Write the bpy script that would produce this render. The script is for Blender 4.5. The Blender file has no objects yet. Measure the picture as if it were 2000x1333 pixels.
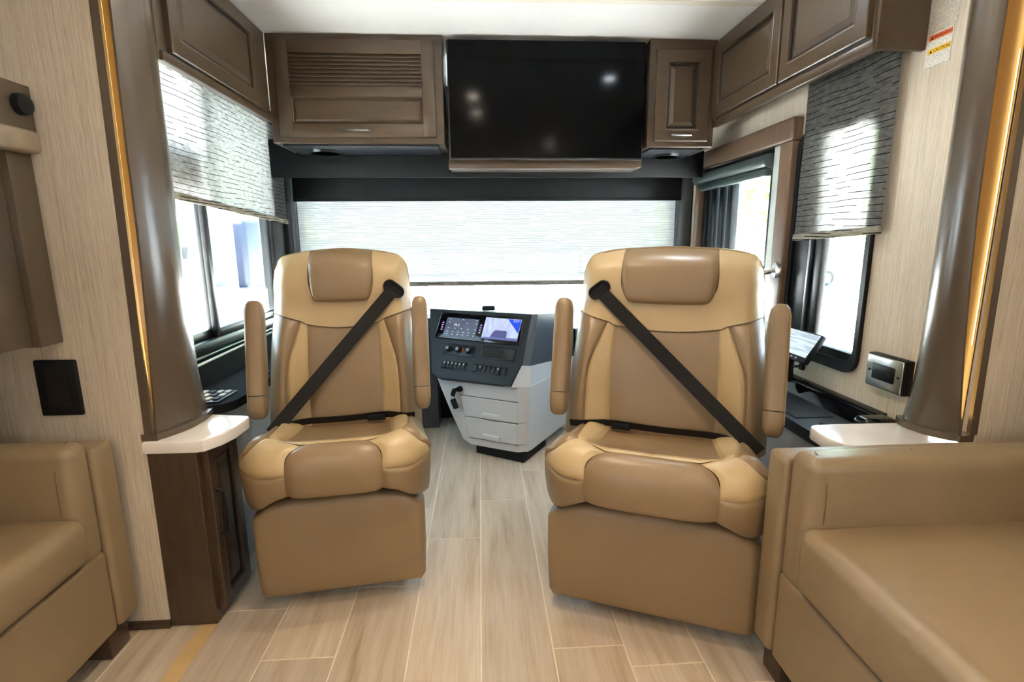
import bpy, bmesh, math, random
from math import sin, cos, pi, radians, sqrt
from mathutils import Vector, Matrix
random.seed(7)
scene = bpy.context.scene
COL = scene.collection

# ------------------------------------------------------------------ camera
yaw, pit, rol = radians(3.3717), radians(10.9218), radians(-0.4117)
F = Vector((sin(yaw)*cos(pit), cos(yaw)*cos(pit), -sin(pit)))
R0 = Vector((cos(yaw), -sin(yaw), 0)); U0 = R0.cross(F)
Rv = R0*cos(rol) + U0*sin(rol); Uv = U0*cos(rol) - R0*sin(rol)
cam = bpy.data.cameras.new('camera'); cam.sensor_width = 36; cam.sensor_fit = 'HORIZONTAL'
cam.lens = 1018.59/2000*36; cam.clip_start = 0.05; cam.clip_end = 500
co = bpy.data.objects.new('camera', cam); COL.objects.link(co)
M = Matrix((Rv, Uv, -F)).transposed().to_4x4(); M.translation = (0, 0, 1.25)
co.matrix_world = M
scene.camera = co

# ------------------------------------------------------------------ world, view
w = bpy.data.worlds.new('sky'); scene.world = w; w.use_nodes = True
bg = w.node_tree.nodes['Background']
bg.inputs[0].default_value = (0.60, 0.80, 1.0, 1); bg.inputs[1].default_value = 10.5
vs = scene.view_settings
vs.view_transform = 'Standard'; vs.look = 'None'; vs.gamma = 1; vs.use_curve_mapping = False
vs.exposure = 0.18
scene.cycles.use_denoising = True
scene.cycles.max_bounces = 10; scene.cycles.diffuse_bounces = 6; scene.cycles.transparent_max_bounces = 12
scene.cycles.caustics_reflective = False; scene.cycles.caustics_refractive = False
scene.cycles.sample_clamp_indirect = 40.0

sun = bpy.data.lights.new('sun', 'SUN'); sun.energy = 150; sun.angle = radians(1); sun.color = (1, .98, .95)
so = bpy.data.objects.new('sun', sun); COL.objects.link(so); so.rotation_euler = (radians(20), 0, 0)   # high, from behind the vehicle

def portal(name, loc, rot, sx, sy):
    l = bpy.data.lights.new(name, 'AREA'); l.shape = 'RECTANGLE'; l.size = sx; l.size_y = sy
    l.cycles.is_portal = True
    o = bpy.data.objects.new(name, l); COL.objects.link(o); o.location = loc; o.rotation_euler = rot
portal('sky_portal', (0.09, 3.75, 1.15), (-pi/2, 0, 0), 2.7, 1.1)
portal('sky_portal', (-1.3, 2.55, 1.3), (0, -pi/2, 0), 1.3, 1.3)
portal('sky_portal', (1.46, 2.4, 1.2), (0, pi/2, 0), 1.1, 1.5)
portal('sky_portal', (-1.66, -1.4, 1.25), (0, -pi/2, 0), .52, 1.02)
portal('sky_portal', (1.88, -1.4, 1.25), (0, pi/2, 0), .52, 1.02)

# ------------------------------------------------------------------ materials
def nt(name):
    m = bpy.data.materials.new(name); m.use_nodes = True
    t = m.node_tree; return m, t, t.nodes['Principled BSDF']
def lin(r, g, b):
    f = lambda c: (c/255/12.92 if c/255 <= .04045 else ((c/255+.055)/1.055)**2.4)
    return (f(r), f(g), f(b), 1)
def node(t, k, **kw):
    n = t.nodes.new('ShaderNode'+k)
    for a, b in kw.items(): setattr(n, a, b)
    return n
def coords(t, scale, kind='Object', offset=None):
    tc = node(t, 'TexCoord'); mp = node(t, 'Mapping'); mp.inputs['Scale'].default_value = scale
    t.links.new(tc.outputs[kind], mp.inputs['Vector'])
    return mp
def noise(t, mp, scale, detail=3, rough=.5):
    n = node(t, 'TexNoise'); n.inputs['Scale'].default_value = scale
    n.inputs['Detail'].default_value = detail; n.inputs['Roughness'].default_value = rough
    t.links.new(mp.outputs[0], n.inputs['Vector']); return n
def ramp(t, src, stops):
    r = node(t, 'ValToRGB'); e = r.color_ramp.elements
    while len(e) < len(stops): e.new(.5)
    for i, (p, c) in enumerate(stops): e[i].position = p; e[i].color = c
    t.links.new(src, r.inputs[0]); return r
def bump(t, b, src, strength, dist=.002):
    n = node(t, 'Bump'); n.inputs['Strength'].default_value = strength; n.inputs['Distance'].default_value = dist
    t.links.new(src, n.inputs['Height']); t.links.new(n.outputs[0], b.inputs['Normal'])
def plain(name, c, rough=.5, metal=0., emit=None, es=0., coat=0., var=.06, spec=.5):
    m, t, b = nt(name)
    b.inputs['Roughness'].default_value = rough; b.inputs['Metallic'].default_value = metal
    mp = coords(t, (1, 1, 1)); n = noise(t, mp, 14, 2)
    r = ramp(t, n.outputs['Fac'], [(0.3, tuple(x*(1-var) for x in c[:3])+(1,)), (.7, tuple(min(1, x*(1+var)) for x in c[:3])+(1,))])
    t.links.new(r.outputs[0], b.inputs['Base Color'])
    b.inputs['Specular IOR Level'].default_value = spec
    if coat: b.inputs['Coat Weight'].default_value = coat; b.inputs['Coat Roughness'].default_value = .15
    if emit: b.inputs['Emission Color'].default_value = emit; b.inputs['Emission Strength'].default_value = es
    return m
def leather(name, c, rough=.36):
    m, t, b = nt(name)
    mp = coords(t, (1, 1, 1)); n = noise(t, mp, 5, 3)
    r = ramp(t, n.outputs['Fac'], [(.3, tuple(x*.95 for x in c[:3])+(1,)), (.7, tuple(x*1.04 for x in c[:3])+(1,))])
    t.links.new(r.outputs[0], b.inputs['Base Color'])
    g = node(t, 'TexVoronoi'); g.inputs['Scale'].default_value = 420
    t.links.new(mp.outputs[0], g.inputs['Vector']); bump(t, b, g.outputs['Distance'], .12, .0008)
    b.inputs['Roughness'].default_value = rough
    b.inputs['Specular IOR Level'].default_value = .6
    return m
def wood(name, c, scale=(1.2, 9, 9), rough=.32, var=.22, coat=.25):
    m, t, b = nt(name)
    mp = coords(t, scale); n = noise(t, mp, 5, 6, .62)
    r = ramp(t, n.outputs['Fac'], [(.25, tuple(x*(1-var) for x in c[:3])+(1,)), (.75, tuple(x*(1+var) for x in c[:3])+(1,))])
    t.links.new(r.outputs[0], b.inputs['Base Color']); b.inputs['Roughness'].default_value = rough
    b.inputs['Coat Weight'].default_value = coat; b.inputs['Coat Roughness'].default_value = .25
    bump(t, b, n.outputs['Fac'], .04)
    return m
def wallpaper(name):
    m, t, b = nt(name)
    mp = coords(t, (95, 95, 1.6)); n = noise(t, mp, 3, 6, .65)
    mp2 = coords(t, (500, 500, 30)); n2 = noise(t, mp2, 1, 2)
    mx = node(t, 'Mix'); mx.data_type = 'FLOAT'; mx.inputs[0].default_value = .3
    t.links.new(n.outputs['Fac'], mx.inputs[2]); t.links.new(n2.outputs['Fac'], mx.inputs[3])
    r = ramp(t, mx.outputs[0], [(.3, lin(172, 158, 137)), (.5, lin(206, 193, 172)), (.7, lin(223, 212, 195))])
    t.links.new(r.outputs[0], b.inputs['Base Color']); b.inputs['Roughness'].default_value = .75
    bump(t, b, mx.outputs[0], .25, .001)
    return m
def plank_mat():
    m, t, b = nt('floor_plank_porcelain')
    oi = node(t, 'ObjectInfo'); tc = node(t, 'TexCoord')
    va = node(t, 'VectorMath', operation='MULTIPLY_ADD')
    t.links.new(oi.outputs['Random'], va.inputs[0]); va.inputs[1].default_value = (37, 91, 0)
    t.links.new(tc.outputs['Object'], va.inputs[2])
    mp = node(t, 'Mapping'); mp.inputs['Scale'].default_value = (14, 1.1, 1); t.links.new(va.outputs[0], mp.inputs[0])
    n = noise(t, mp, 1.6, 6, .6)
    mp2 = node(t, 'Mapping'); mp2.inputs['Scale'].default_value = (120, 3, 1); t.links.new(va.outputs[0], mp2.inputs[0])
    n2 = noise(t, mp2, 1.5, 3)
    r = ramp(t, n.outputs['Fac'], [(.25, lin(160, 137, 112)), (.42, lin(189, 172, 150)), (.58, lin(201, 187, 168)), (.8, lin(209, 194, 173))])
    r2 = ramp(t, n2.outputs['Fac'], [(.3, (.86, .86, .86, 1)), (.6, (1, 1, 1, 1))])
    hs = node(t, 'HueSaturation'); t.links.new(r.outputs[0], hs.inputs['Color'])
    mr = node(t, 'MapRange'); mr.inputs[3].default_value = .9; mr.inputs[4].default_value = 1.08
    t.links.new(oi.outputs['Random'], mr.inputs[0]); t.links.new(mr.outputs[0], hs.inputs['Value'])
    mx = node(t, 'Mix'); mx.data_type = 'RGBA'; mx.blend_type = 'MULTIPLY'; mx.inputs[0].default_value = 1
    t.links.new(hs.outputs[0], mx.inputs[6]); t.links.new(r2.outputs[0], mx.inputs[7])
    t.links.new(mx.outputs[2], b.inputs['Base Color']); b.inputs['Roughness'].default_value = .38
    bump(t, b, n2.outputs['Fac'], .05)
    return m
def shade_mat(name, base, line, pitch, width, keep, transp, transl, var=.25):
    """roller-shade cloth: translucent weave with thin wavy dark slubs running along the cloth"""
    m = bpy.data.materials.new(name); m.use_nodes = True; t = m.node_tree; t.nodes.clear()
    def math_(op, a, b=None):
        n = node(t, 'Math', operation=op)
        for i, v in enumerate((a, b)):
            if v is None: continue
            if isinstance(v, (int, float)): n.inputs[i].default_value = v
            else: t.links.new(v, n.inputs[i])
        return n.outputs[0]
    tc = node(t, 'TexCoord'); sx = node(t, 'SeparateXYZ'); t.links.new(tc.outputs['Object'], sx.inputs[0])
    nd = noise(t, coords(t, (2.5, 2.5, 5)), 1, 2)
    ph = math_('ADD', math_('MULTIPLY', sx.outputs[2], 2*pi/pitch), math_('MULTIPLY', nd.outputs['Fac'], 9))
    wv = math_('SINE', ph)
    nm = noise(t, coords(t, (6, 6, 55)), 1, 1)
    ln = math_('MULTIPLY', math_('GREATER_THAN', wv, width), math_('GREATER_THAN', nm.outputs['Fac'], keep))
    n2 = noise(t, coords(t, (14, 14, 420)), 1, 2); n3 = noise(t, coords(t, (30, 30, 90)), 1, 2)
    av = math_('MULTIPLY', math_('ADD', n2.outputs['Fac'], n3.outputs['Fac']), .5)
    r2 = ramp(t, av, [(.38, tuple(x*(1-var) for x in base[:3])+(1,)), (.62, tuple(min(1, x*(1+var)) for x in base[:3])+(1,))])
    mx = node(t, 'Mix'); mx.data_type = 'RGBA'
    t.links.new(ln, mx.inputs[0]); t.links.new(r2.outputs[0], mx.inputs[6]); mx.inputs[7].default_value = line
    d = node(t, 'BsdfDiffuse'); tl = node(t, 'BsdfTranslucent'); tp = node(t, 'BsdfTransparent')
    t.links.new(mx.outputs[2], d.inputs[0]); t.links.new(mx.outputs[2], tl.inputs[0])
    m1 = node(t, 'MixShader'); m1.inputs[0].default_value = transl
    t.links.new(d.outputs[0], m1.inputs[1]); t.links.new(tl.outputs[0], m1.inputs[2])
    m2 = node(t, 'MixShader'); t.links.new(math_('MULTIPLY', math_('SUBTRACT', 1.0, ln), transp), m2.inputs[0])
    t.links.new(m1.outputs[0], m2.inputs[1]); t.links.new(tp.outputs[0], m2.inputs[2])
    o = node(t, 'OutputMaterial'); t.links.new(m2.outputs[0], o.inputs[0])
    return m
def glass(name, tint=(.97, 1, .99, 1), refl=.05):
    m = bpy.data.materials.new(name); m.use_nodes = True; t = m.node_tree; t.nodes.clear()
    tp = node(t, 'BsdfTransparent'); tp.inputs[0].default_value = tint
    g = node(t, 'BsdfGlossy'); g.inputs['Roughness'].default_value = .03
    mx = node(t, 'MixShader'); mx.inputs[0].default_value = refl
    t.links.new(tp.outputs[0], mx.inputs[1]); t.links.new(g.outputs[0], mx.inputs[2])
    o = node(t, 'OutputMaterial'); t.links.new(mx.outputs[0], o.inputs[0]); return m
def emit(name, c, s):
    m = bpy.data.materials.new(name); m.use_nodes = True; t = m.node_tree; t.nodes.clear()
    e = node(t, 'Emission'); e.inputs[0].default_value = c; e.inputs[1].default_value = s
    o = node(t, 'OutputMaterial'); t.links.new(e.outputs[0], o.inputs[0]); return m

TAUPE = leather('taupe_leather', lin(141, 118, 87))
CREAM = leather('cream_leather', lin(187, 163, 121))
SOFA = leather('sofa_leather', lin(142, 122, 93), .38)
SEAM = plain('seam_thread', lin(120, 98, 74), .7)
BLACKWEB = plain('seat_belt_webbing', lin(22, 20, 19), .8)
BLACKP = plain('black_plastic', lin(20, 22, 25), .5, spec=.25)
BLACKS = plain('black_satin_metal', lin(16, 18, 21), .34, spec=.3)
BLACKG = plain('black_gloss', lin(10, 10, 12), .08, var=0)
DASHP = plain('charcoal_dash_plastic', lin(27, 30, 35), .5, spec=.3)
MATTE = plain('matte_black_trim', lin(24, 26, 29), .85, spec=.06)
DASHT = leather('textured_dash_plastic', lin(66, 72, 79), .36)
WHITEP = plain('white_moulded_plastic', lin(196, 196, 198), .4, var=.02)
GREYP = plain('grey_trim_plastic', lin(160, 159, 157), .5, var=.03)
VINYL = plain('black_vinyl', lin(17, 18, 19), .65, spec=.25)
WOODX = wood('dark_stained_wood', lin(76, 60, 43), var=.16)
WOODZ = wood('dark_stained_wood_upright', lin(92, 75, 59), (9, 9, 1.2))
WOODC = wood('dark_lower_wood', lin(70, 54, 41), (9, 9, 1.2))
WOODB = wood('brown_frame_laminate', lin(110, 88, 70), (9, 9, 1.2), .35)
COLM = wood('bronze_column_laminate', lin(88, 75, 60), (9, 9, .6), .26, .06, .5)
GROOVE = plain('dark_brown_groove', lin(38, 29, 22), .6)  # darker brown for the door grooves and the louvre backing
CHROME = plain('brushed_nickel', lin(205, 203, 198), .22, 1.0, var=.02)
PAPER = wallpaper('grasscloth_wallpaper')
PLANK = plank_mat()
GROUT = plain('floor_grout', lin(226, 213, 190), .8)
STRIP = plain('tan_threshold', lin(202, 172, 122), .5)
CEIL = plain('white_ceiling_vinyl', lin(240, 239, 235), .6, var=.01)
CEILT = plain('cream_ceiling_batten', lin(232, 226, 212), .6, var=.01)
QUARTZ = plain('white_solid_surface', lin(236, 230, 224), .18, var=.02, coat=.3)
SHADE_L = shade_mat('woven_shade_cloth', lin(116, 115, 111), lin(12, 11, 10), .022, .945, .45, .012, .52, .3)
SHADE_W = shade_mat('windshield_shade_mesh', lin(81, 81, 80), lin(60, 61, 60), .011, .72, .42, .014, .75, .08)
HEM = shade_mat('shade_hem_cloth', lin(150, 144, 130), lin(40, 36, 32), .012, .6, .5, .0, .2)
GLASS = glass('window_glass')
LED = emit('warm_led_strip', (1, .62, .17, 1), 75)
LEDD = emit('dim_led_strip', (1, .58, .16, 1), 30)
LEDB = emit('warm_led_line', (1, .72, .36, 1), 2.2)
PUCK = emit('ceiling_lamp_lens', (1, .86, .68, 1), 160)
PUCKC = emit('cool_lamp_lens', (.85, .93, 1, 1), 160)
FABRIC = plain('beige_chenille', lin(150, 134, 112), .95, var=.15)
SCREENOFF = plain('tv_panel_black', lin(5, 5, 6), .12, var=0); SCREENOFF.node_tree.nodes['Principled BSDF'].inputs['Specular IOR Level'].default_value = .08

# ------------------------------------------------------------------ geometry helpers
class G:
    def __init__(s): s.bm = bmesh.new()
    def box(s, x0, x1, y0, y1, z0, z1, r=0., seg=2, m=None):
        b = bmesh.new(); bmesh.ops.create_cube(b, size=1)
        for v in b.verts:
            v.co = Vector(((x0+x1)/2+v.co.x*(x1-x0), (y0+y1)/2+v.co.y*(y1-y0), (z0+z1)/2+v.co.z*(z1-z0)))
        if r > 0: bmesh.ops.bevel(b, geom=b.edges[:], offset=r, segments=seg, profile=.5, affect='EDGES')
        return s._add(b, m)
    def _add(s, b, m=None):
        if m is not None: bmesh.ops.transform(b, matrix=m, verts=b.verts[:])
        me = bpy.data.meshes.new('tmp'); b.to_mesh(me); b.free(); s.bm.from_mesh(me); bpy.data.meshes.remove(me)
        return s
    def raw(s, vs, fs):
        vv = [s.bm.verts.new(v) for v in vs]
        for f in fs:
            try: s.bm.faces.new([vv[i] for i in f])
            except ValueError: pass
        return s
    def grid(s, rows, close=False):
        n = len(rows[0]); vs = [p for r in rows for p in r]; fs = []
        for i in range(len(rows)-1):
            for j in range(n if close else n-1):
                k = (j+1) % n
                fs.append((i*n+j, i*n+k, (i+1)*n+k, (i+1)*n+j))
        return s.raw(vs, fs)
    def loft(s, rings, caps=True):
        s.grid(rings, True)
        if caps:
            s.raw(rings[0][::-1], [tuple(range(len(rings[0])))]); s.raw(rings[-1], [tuple(range(len(rings[-1])))])
        return s
    def tube(s, pts, r, n=8):
        pts = [Vector(p) for p in pts]; rings = []
        for i, p in enumerate(pts):
            d = (pts[min(i+1, len(pts)-1)]-pts[max(i-1, 0)]).normalized()
            a = d.orthogonal().normalized() if i == 0 else (a-d*a.dot(d)).normalized()
            b = d.cross(a); rr = r[i] if isinstance(r, (list, tuple)) else r
            rings.append([p+a*cos(k*2*pi/n)*rr+b*sin(k*2*pi/n)*rr for k in range(n)])
        return s.loft(rings)
    def cyl(s, p0, p1, r0, r1=None, n=24): return s.tube([p0, p1], [r0, r0 if r1 is None else r1], n)
    def prism(s, poly, f0, f1):
        """poly of 2-D points, f0/f1 map a point to the two 3-D ends"""
        return s.loft([[Vector(f0(*p)) for p in poly], [Vector(f1(*p)) for p in poly]])
    def ribbon(s, pts, widths, thick):
        """pts: list of (center, side unit vec, normal)"""
        rings = []
        for (c, sd, n), wd in zip(pts, widths):
            c, sd, n = Vector(c), Vector(sd).normalized(), Vector(n).normalized()
            rings.append([c-sd*wd/2-n*thick/2, c+sd*wd/2-n*thick/2, c+sd*wd/2+n*thick/2, c-sd*wd/2+n*thick/2])
        return s.loft(rings)
    def cushion(s, x0, x1, y0, y1, z0, z1, r, crown=(0, 0, 0), m=None, n=7):
        def axis(a, b):
            k = [0, .2, .45, .72, 1]
            return [a+r*q for q in k]+[a+r+(b-a-2*r)*i/n for i in range(1, n)]+[b-r*q for q in k[::-1]]
        A = [axis(x0, x1), axis(y0, y1), axis(z0, z1)]; lo = (x0, y0, z0); hi = (x1, y1, z1)
        b = bmesh.new()
        for ax in range(3):
            u, v = (ax+1) % 3, (ax+2) % 3
            for side in (0, 1):
                vs = []
                for p in A[u]:
                    for q in A[v]:
                        P = [0, 0, 0]; P[ax] = hi[ax] if side else lo[ax]; P[u] = p; P[v] = q
                        c = [min(max(P[i], lo[i]+r), hi[i]-r) for i in range(3)]
                        d = Vector([P[i]-c[i] for i in range(3)]); d = d.normalized()*r if d.length > 0 else d
                        O = Vector(c)+d
                        for i in range(3):
                            if crown[i]:
                                j, k = (i+1) % 3, (i+2) % 3
                                tj = (2*O[j]-lo[j]-hi[j])/(hi[j]-lo[j]); tk = (2*O[k]-lo[k]-hi[k])/(hi[k]-lo[k])
                                ti = (2*O[i]-lo[i]-hi[i])/(hi[i]-lo[i])
                                O[i] += crown[i]*ti*max(0, 1-tj*tj)*max(0, 1-tk*tk)
                        vs.append(b.verts.new(O))
                nv = len(A[v])
                for i in range(len(A[u])-1):
                    for j in range(nv-1):
                        f = (vs[i*nv+j], vs[(i+1)*nv+j], vs[(i+1)*nv+j+1], vs[i*nv+j+1])
                        b.faces.new(f if side else f[::-1])
        bmesh.ops.remove_doubles(b, verts=b.verts[:], dist=1e-5)
        return s._add(b, m)

ORG = {}
def _link(o): COL.objects.link(o); return o
def thing(name, label, cat, loc=(0, 0, 0), rz=0., group=None, local=False):
    o = _link(bpy.data.objects.new(name, None)); o.location = loc; o.rotation_euler = (0, 0, rz)
    o.empty_display_size = .1
    o['label'] = label; o['category'] = cat
    if group: o['group'] = group
    ORG[o] = Vector((0, 0, 0)) if local else Vector(loc)
    return o
def part(name, g, mat, parent=None, label=None, sharp=35, smooth=True, fix=True):
    off = ORG.get(parent, Vector((0, 0, 0)))
    if fix: bmesh.ops.remove_doubles(g.bm, verts=g.bm.verts[:], dist=1e-6)
    if fix: bmesh.ops.recalc_face_normals(g.bm, faces=g.bm.faces[:])
    if off.length: bmesh.ops.translate(g.bm, verts=g.bm.verts[:], vec=-off)
    me = bpy.data.meshes.new(name); g.bm.to_mesh(me); g.bm.free()
    if smooth:
        me.shade_smooth(); me.set_sharp_from_angle(angle=radians(sharp))
    me.materials.append(mat)
    o = _link(bpy.data.objects.new(name, me)); o.parent = parent
    ORG[o] = off
    if label: o['label'] = label
    return o
def one(name, g, mat, label, cat, group=None, **k):
    """a thing that is a single mesh; its origin is moved to its base"""
    bmesh.ops.remove_doubles(g.bm, verts=g.bm.verts[:], dist=1e-6); bmesh.ops.recalc_face_normals(g.bm, faces=g.bm.faces[:])
    vs = [v.co for v in g.bm.verts]
    c = Vector(((min(v.x for v in vs)+max(v.x for v in vs))/2, (min(v.y for v in vs)+max(v.y for v in vs))/2, min(v.z for v in vs)))
    bmesh.ops.translate(g.bm, verts=g.bm.verts[:], vec=-c)
    o = part(name, g, mat, None, fix=False, **k); o.location = c
    o['label'] = label; o['category'] = cat
    if group: o['group'] = group
    ORG[o] = c
    return o
def struct(name, g, mat, **k):
    o = part(name, g, mat, None, **k); o['kind'] = 'structure'; return o
def textmesh(name, body, size, mat, parent, M4, align='LEFT'):
    cu = bpy.data.curves.new('txt', 'FONT'); cu.body = body; cu.size = size; cu.align_x = align; cu.extrude = .0002
    cu.resolution_u = 2
    tmp = bpy.data.objects.new('txt', cu); COL.objects.link(tmp)
    dg = bpy.context.evaluated_depsgraph_get(); me = bpy.data.meshes.new_from_object(tmp.evaluated_get(dg))
    bpy.data.objects.remove(tmp); bpy.data.curves.remove(cu)
    off = ORG.get(parent, Vector((0, 0, 0)))
    me.transform(Matrix.Translation(-off) @ M4); me.materials.clear(); me.materials.append(mat); me.name = name
    o = _link(bpy.data.objects.new(name, me)); o.parent = parent; ORG[o] = off; return o
def frame4(o, ex, ey):
    """matrix with origin o and axes ex, ey, ex x ey"""
    ex = Vector(ex).normalized(); ey = Vector(ey).normalized(); ez = ex.cross(ey)
    m = Matrix((ex, ey, ez)).transposed().to_4x4(); m.translation = Vector(o); return m
def rings_rect(w, h, prof):
    """nested rectangles: prof = [(inset, height)] in a local x,y,z frame"""
    out = []
    for i, z in prof:
        out.append([Vector((i, i, z)), Vector((w-i, i, z)), Vector((w-i, h-i, z)), Vector((i, h-i, z))])
    return out
def panel_door(parent, Mx, w, h, mat, st=.055, name='door', gap=True):
    """door slab with mitred frame, dark bead and raised centre panel; returns the door"""
    g = G(); rr = rings_rect(w, h, [(0, 0), (0, .017), (.003, .02), (st-.008, .02), (st-.006, .0215), (st-.002, .0215), (st, .013)])
    g.loft([[Mx @ p for p in r] for r in rr], False)
    g.raw([Mx @ p for p in rr[0]], [(3, 2, 1, 0)])
    d = part(name, g, mat, parent, sharp=20)
    g = G(); rr = rings_rect(w, h, [(st, .013), (st+.001, .007), (st+.006, .006), (st+.012, .008)])
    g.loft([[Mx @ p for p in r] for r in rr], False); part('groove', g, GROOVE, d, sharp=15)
    g = G(); rr = rings_rect(w, h, [(st+.012, .008), (st+.03, .0165), (st+.032, .0165)])
    g.loft([[Mx @ p for p in r] for r in rr], False); g.raw([Mx @ p for p in rr[-1]], [(0, 1, 2, 3)])
    part('panel', g, mat, d, sharp=15)
    return d
def pull(parent, a, b, out, r=.006, mat=None):
    """bar pull between a and b standing off along out"""
    a, b, out = Vector(a), Vector(b), Vector(out); m = (a+b)/2
    g = G(); d = (b-a)
    pts = [a, a+out*.6+d*.01, a+out+d*.06, m+out*1.12, b+out-d*.06, b+out*.6-d*.01, b]
    g.tube(pts, [r*1.3, r*1.2, r, r*1.15, r, r*1.2, r*1.3], 8)
    return part('handle', g, mat or CHROME, parent, 'brushed metal bar handle')

# ------------------------------------------------------------------ setting
XL, XR, YF, ZC = -1.20, 1.36, 3.5, 2.22  # right wall and its fittings scaled about the camera, baked into plain coordinates
XLO, XRO, YLE, YRE, YB = -1.58, 1.80, 1.585, 1.335, -2.4
fl = struct('floor', G().box(-1.66, 1.9, YB-.1, 3.66, -.12, -.0012), GROUT)
PW = .2235
joints = {}
for k in range(-8, 9):
    x0 = -.0195+PW*k
    joints[k] = [(-2.4+(k*k*.37+k*.51) % 1.22)+1.22*i for i in range(-1, 6)]
joints[-1] = [-1.6, -.4, .82, 2.042, 3.26]; joints[0] = [-1.3, -.06, 1.146, 2.366]
joints[1] = [-2.2, -1.0, .19, 1.404, 2.68]; joints[-2] = [-1.9, -.7, .52, 1.74, 2.31]
joints[-3] = [-2.2, -1.03, .2, 1.417, 2.64]; joints[-4] = [-2.0, -.8, .43, 1.646, 2.86]
pm = {}
for k in range(-8, 9):
    x0, x1 = max(-.0195+PW*k, -1.62), min(-.0195+PW*(k+1), 1.86)
    if x1-x0 < .03: continue
    js = [YB-.05]+[j for j in joints[k] if YB+.1 < j < 3.5]+[3.6]
    for a, b in zip(js, js[1:]):
        key = (round(x1-x0, 3), round(b-a, 3))
        g_ = .0022
        if key not in pm:
            g = G().box(-(x1-x0)/2+g_, (x1-x0)/2-g_, -(b-a)/2+g_, (b-a)/2-g_, -.008, 0, .0006, 1)
            me = bpy.data.meshes.new('plank'); g.bm.to_mesh(me); g.bm.free(); me.materials.append(PLANK); pm[key] = me
        o = _link(bpy.data.objects.new('plank', pm[key])); o.parent = fl; o.location = ((x0+x1)/2, (a+b)/2, 0)
struct('ceiling', G().box(-1.7, 1.95, YB-.1, 3.75, ZC, ZC+.08), CEIL)
struct('trim_1', G().box(XL, XR, 2.335, 2.375, ZC-.004, ZC, .002, 1), CEILT)
struct('trim_2', G().box(-.948, -.896, YB, 1.583, 0, .004, .001, 1), STRIP)

# left cab wall with its window opening
WL = dict(y0=1.93, y1=3.16, z0=.80, z1=1.93)
g = G(); T = .07
g.box(XL-T, XL, YLE+.05, WL['y0'], 0, ZC); g.box(XL-T, XL, WL['y1'], 3.62, 0, ZC)
g.box(XL-T, XL, WL['y0'], WL['y1'], 0, WL['z0']); g.box(XL-T, XL, WL['y0'], WL['y1'], WL['z1'], ZC)
struct('wall_left', g, PAPER)
# right cab wall: side window and entry door opening
WR = dict(y0=1.765, y1=2.22, z0=.795, z1=1.645); DR = dict(y0=2.30, y1=3.20, z0=.0, z1=1.66)
g = G()
g.box(XR, XR+T, 1.496, WR['y0'], 0, ZC); g.box(XR, XR+T, YRE+.05, 1.496, 0, .63); g.box(XR, XR+T, YRE+.05, 1.496, 2.025, ZC); g.box(XR, XR+T, WR['y1'], DR['y0'], 0, ZC); g.box(XR, XR+T, DR['y1'], 3.62, 0, ZC)
g.box(XR, XR+T, WR['y0'], WR['y1'], 0, WR['z0']); g.box(XR, XR+T, WR['y0'], WR['y1'], WR['z1'], ZC)
g.box(XR, XR+T, DR['y0'], DR['y1'], DR['z1'], ZC)
struct('wall_right', g, PAPER)
# slide-out end walls, outer walls, rear wall
struct('wall_left_end', G().prism([(XLO-.06, 0), (-1.046, 0), (-1.041, .66), (-1.012, ZC), (XLO-.06, ZC)], lambda x, z: (x, YLE, z), lambda x, z: (x, YLE+.05, z)), PAPER)
struct('wall_right_end', G().prism([(1.415, 0), (1.41, .66), (1.385, ZC), (XRO+.06, ZC), (XRO+.06, 0)], lambda x, z: (x, YRE, z), lambda x, z: (x, YRE+.05, z)), PAPER)
def slide_wall(name, x0, x1, y1):
    g = G(); a, b, z0, z1 = -1.9, -.9, 1.0, 1.5  # unseen openings, added to let fill daylight in behind the camera
    g.box(x0, x1, YB, a, 0, ZC); g.box(x0, x1, b, y1, 0, ZC); g.box(x0, x1, a, b, 0, z0); g.box(x0, x1, a, b, z1, ZC)
    return struct(name, g, PAPER)
slide_wall('wall_left_outer', XLO-.06, XLO, YLE+.05); slide_wall('wall_right_outer', XRO, XRO+.06, YRE+.05)
struct('wall_back', G().box(XLO-.06, XRO+.06, YB-.08, YB, 0, ZC), PAPER)
struct('baseboard_left', G().box(-1.30, -1.043, YLE-.012, YLE+.002, 0, .026, .002, 1), WOODC)
# slide fascias above the sofas
struct('trim_3', G().box(-1.06, -.965, YB, 1.835, 2.0, ZC, .006), WOODX)
struct('trim_4', G().box(1.31, 1.42, YB, 1.36, 2.02, ZC, .006), WOODX)
# front wall: apron under the windscreen, header above it
g = G(); g.box(XL-T, XR+T, 3.6, 3.68, 0, .62); g.box(XL-T, XR+T, 3.6, 3.68, 1.72, ZC)
struct('wall_front', g, VINYL)

# left window
def win_frame(g, x0, x1, y0, y1, z0, z1, t): # ring of four bars on a plane of constant x
    g.box(x0, x1, y0, y0+t, z0, z1, .004); g.box(x0, x1, y1-t, y1, z0, z1, .004)
    g.box(x0, x1, y0+t*.5, y1-t*.5, z0, z0+t, .004); g.box(x0, x1, y0+t*.5, y1-t*.5, z1-t, z1, .004)
win = thing('window_1', 'black framed sliding side window left of the driver seat', 'window', (XL, 2.55, .8)); win['kind'] = 'structure'
del win['category']
g = G(); win_frame(g, XL-.05, XL+.02, 1.93, 3.16, .78, 1.95, .05); part('frame', g, BLACKS, win)
g = G(); g.box(XL-.02, XL+.035, 1.93, 3.18, .69, .785, .008); part('sill', g, MATTE, win)
g = G(); g.box(XL+.03, XL+.045, 1.93, 3.18, .705, .712, .002); g.box(XL+.02, XL+.042, 1.93, 3.18, .775, .783, .002); part('sill_track', g, plain('track_metal', lin(120, 126, 128), .3, .8), win)
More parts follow.
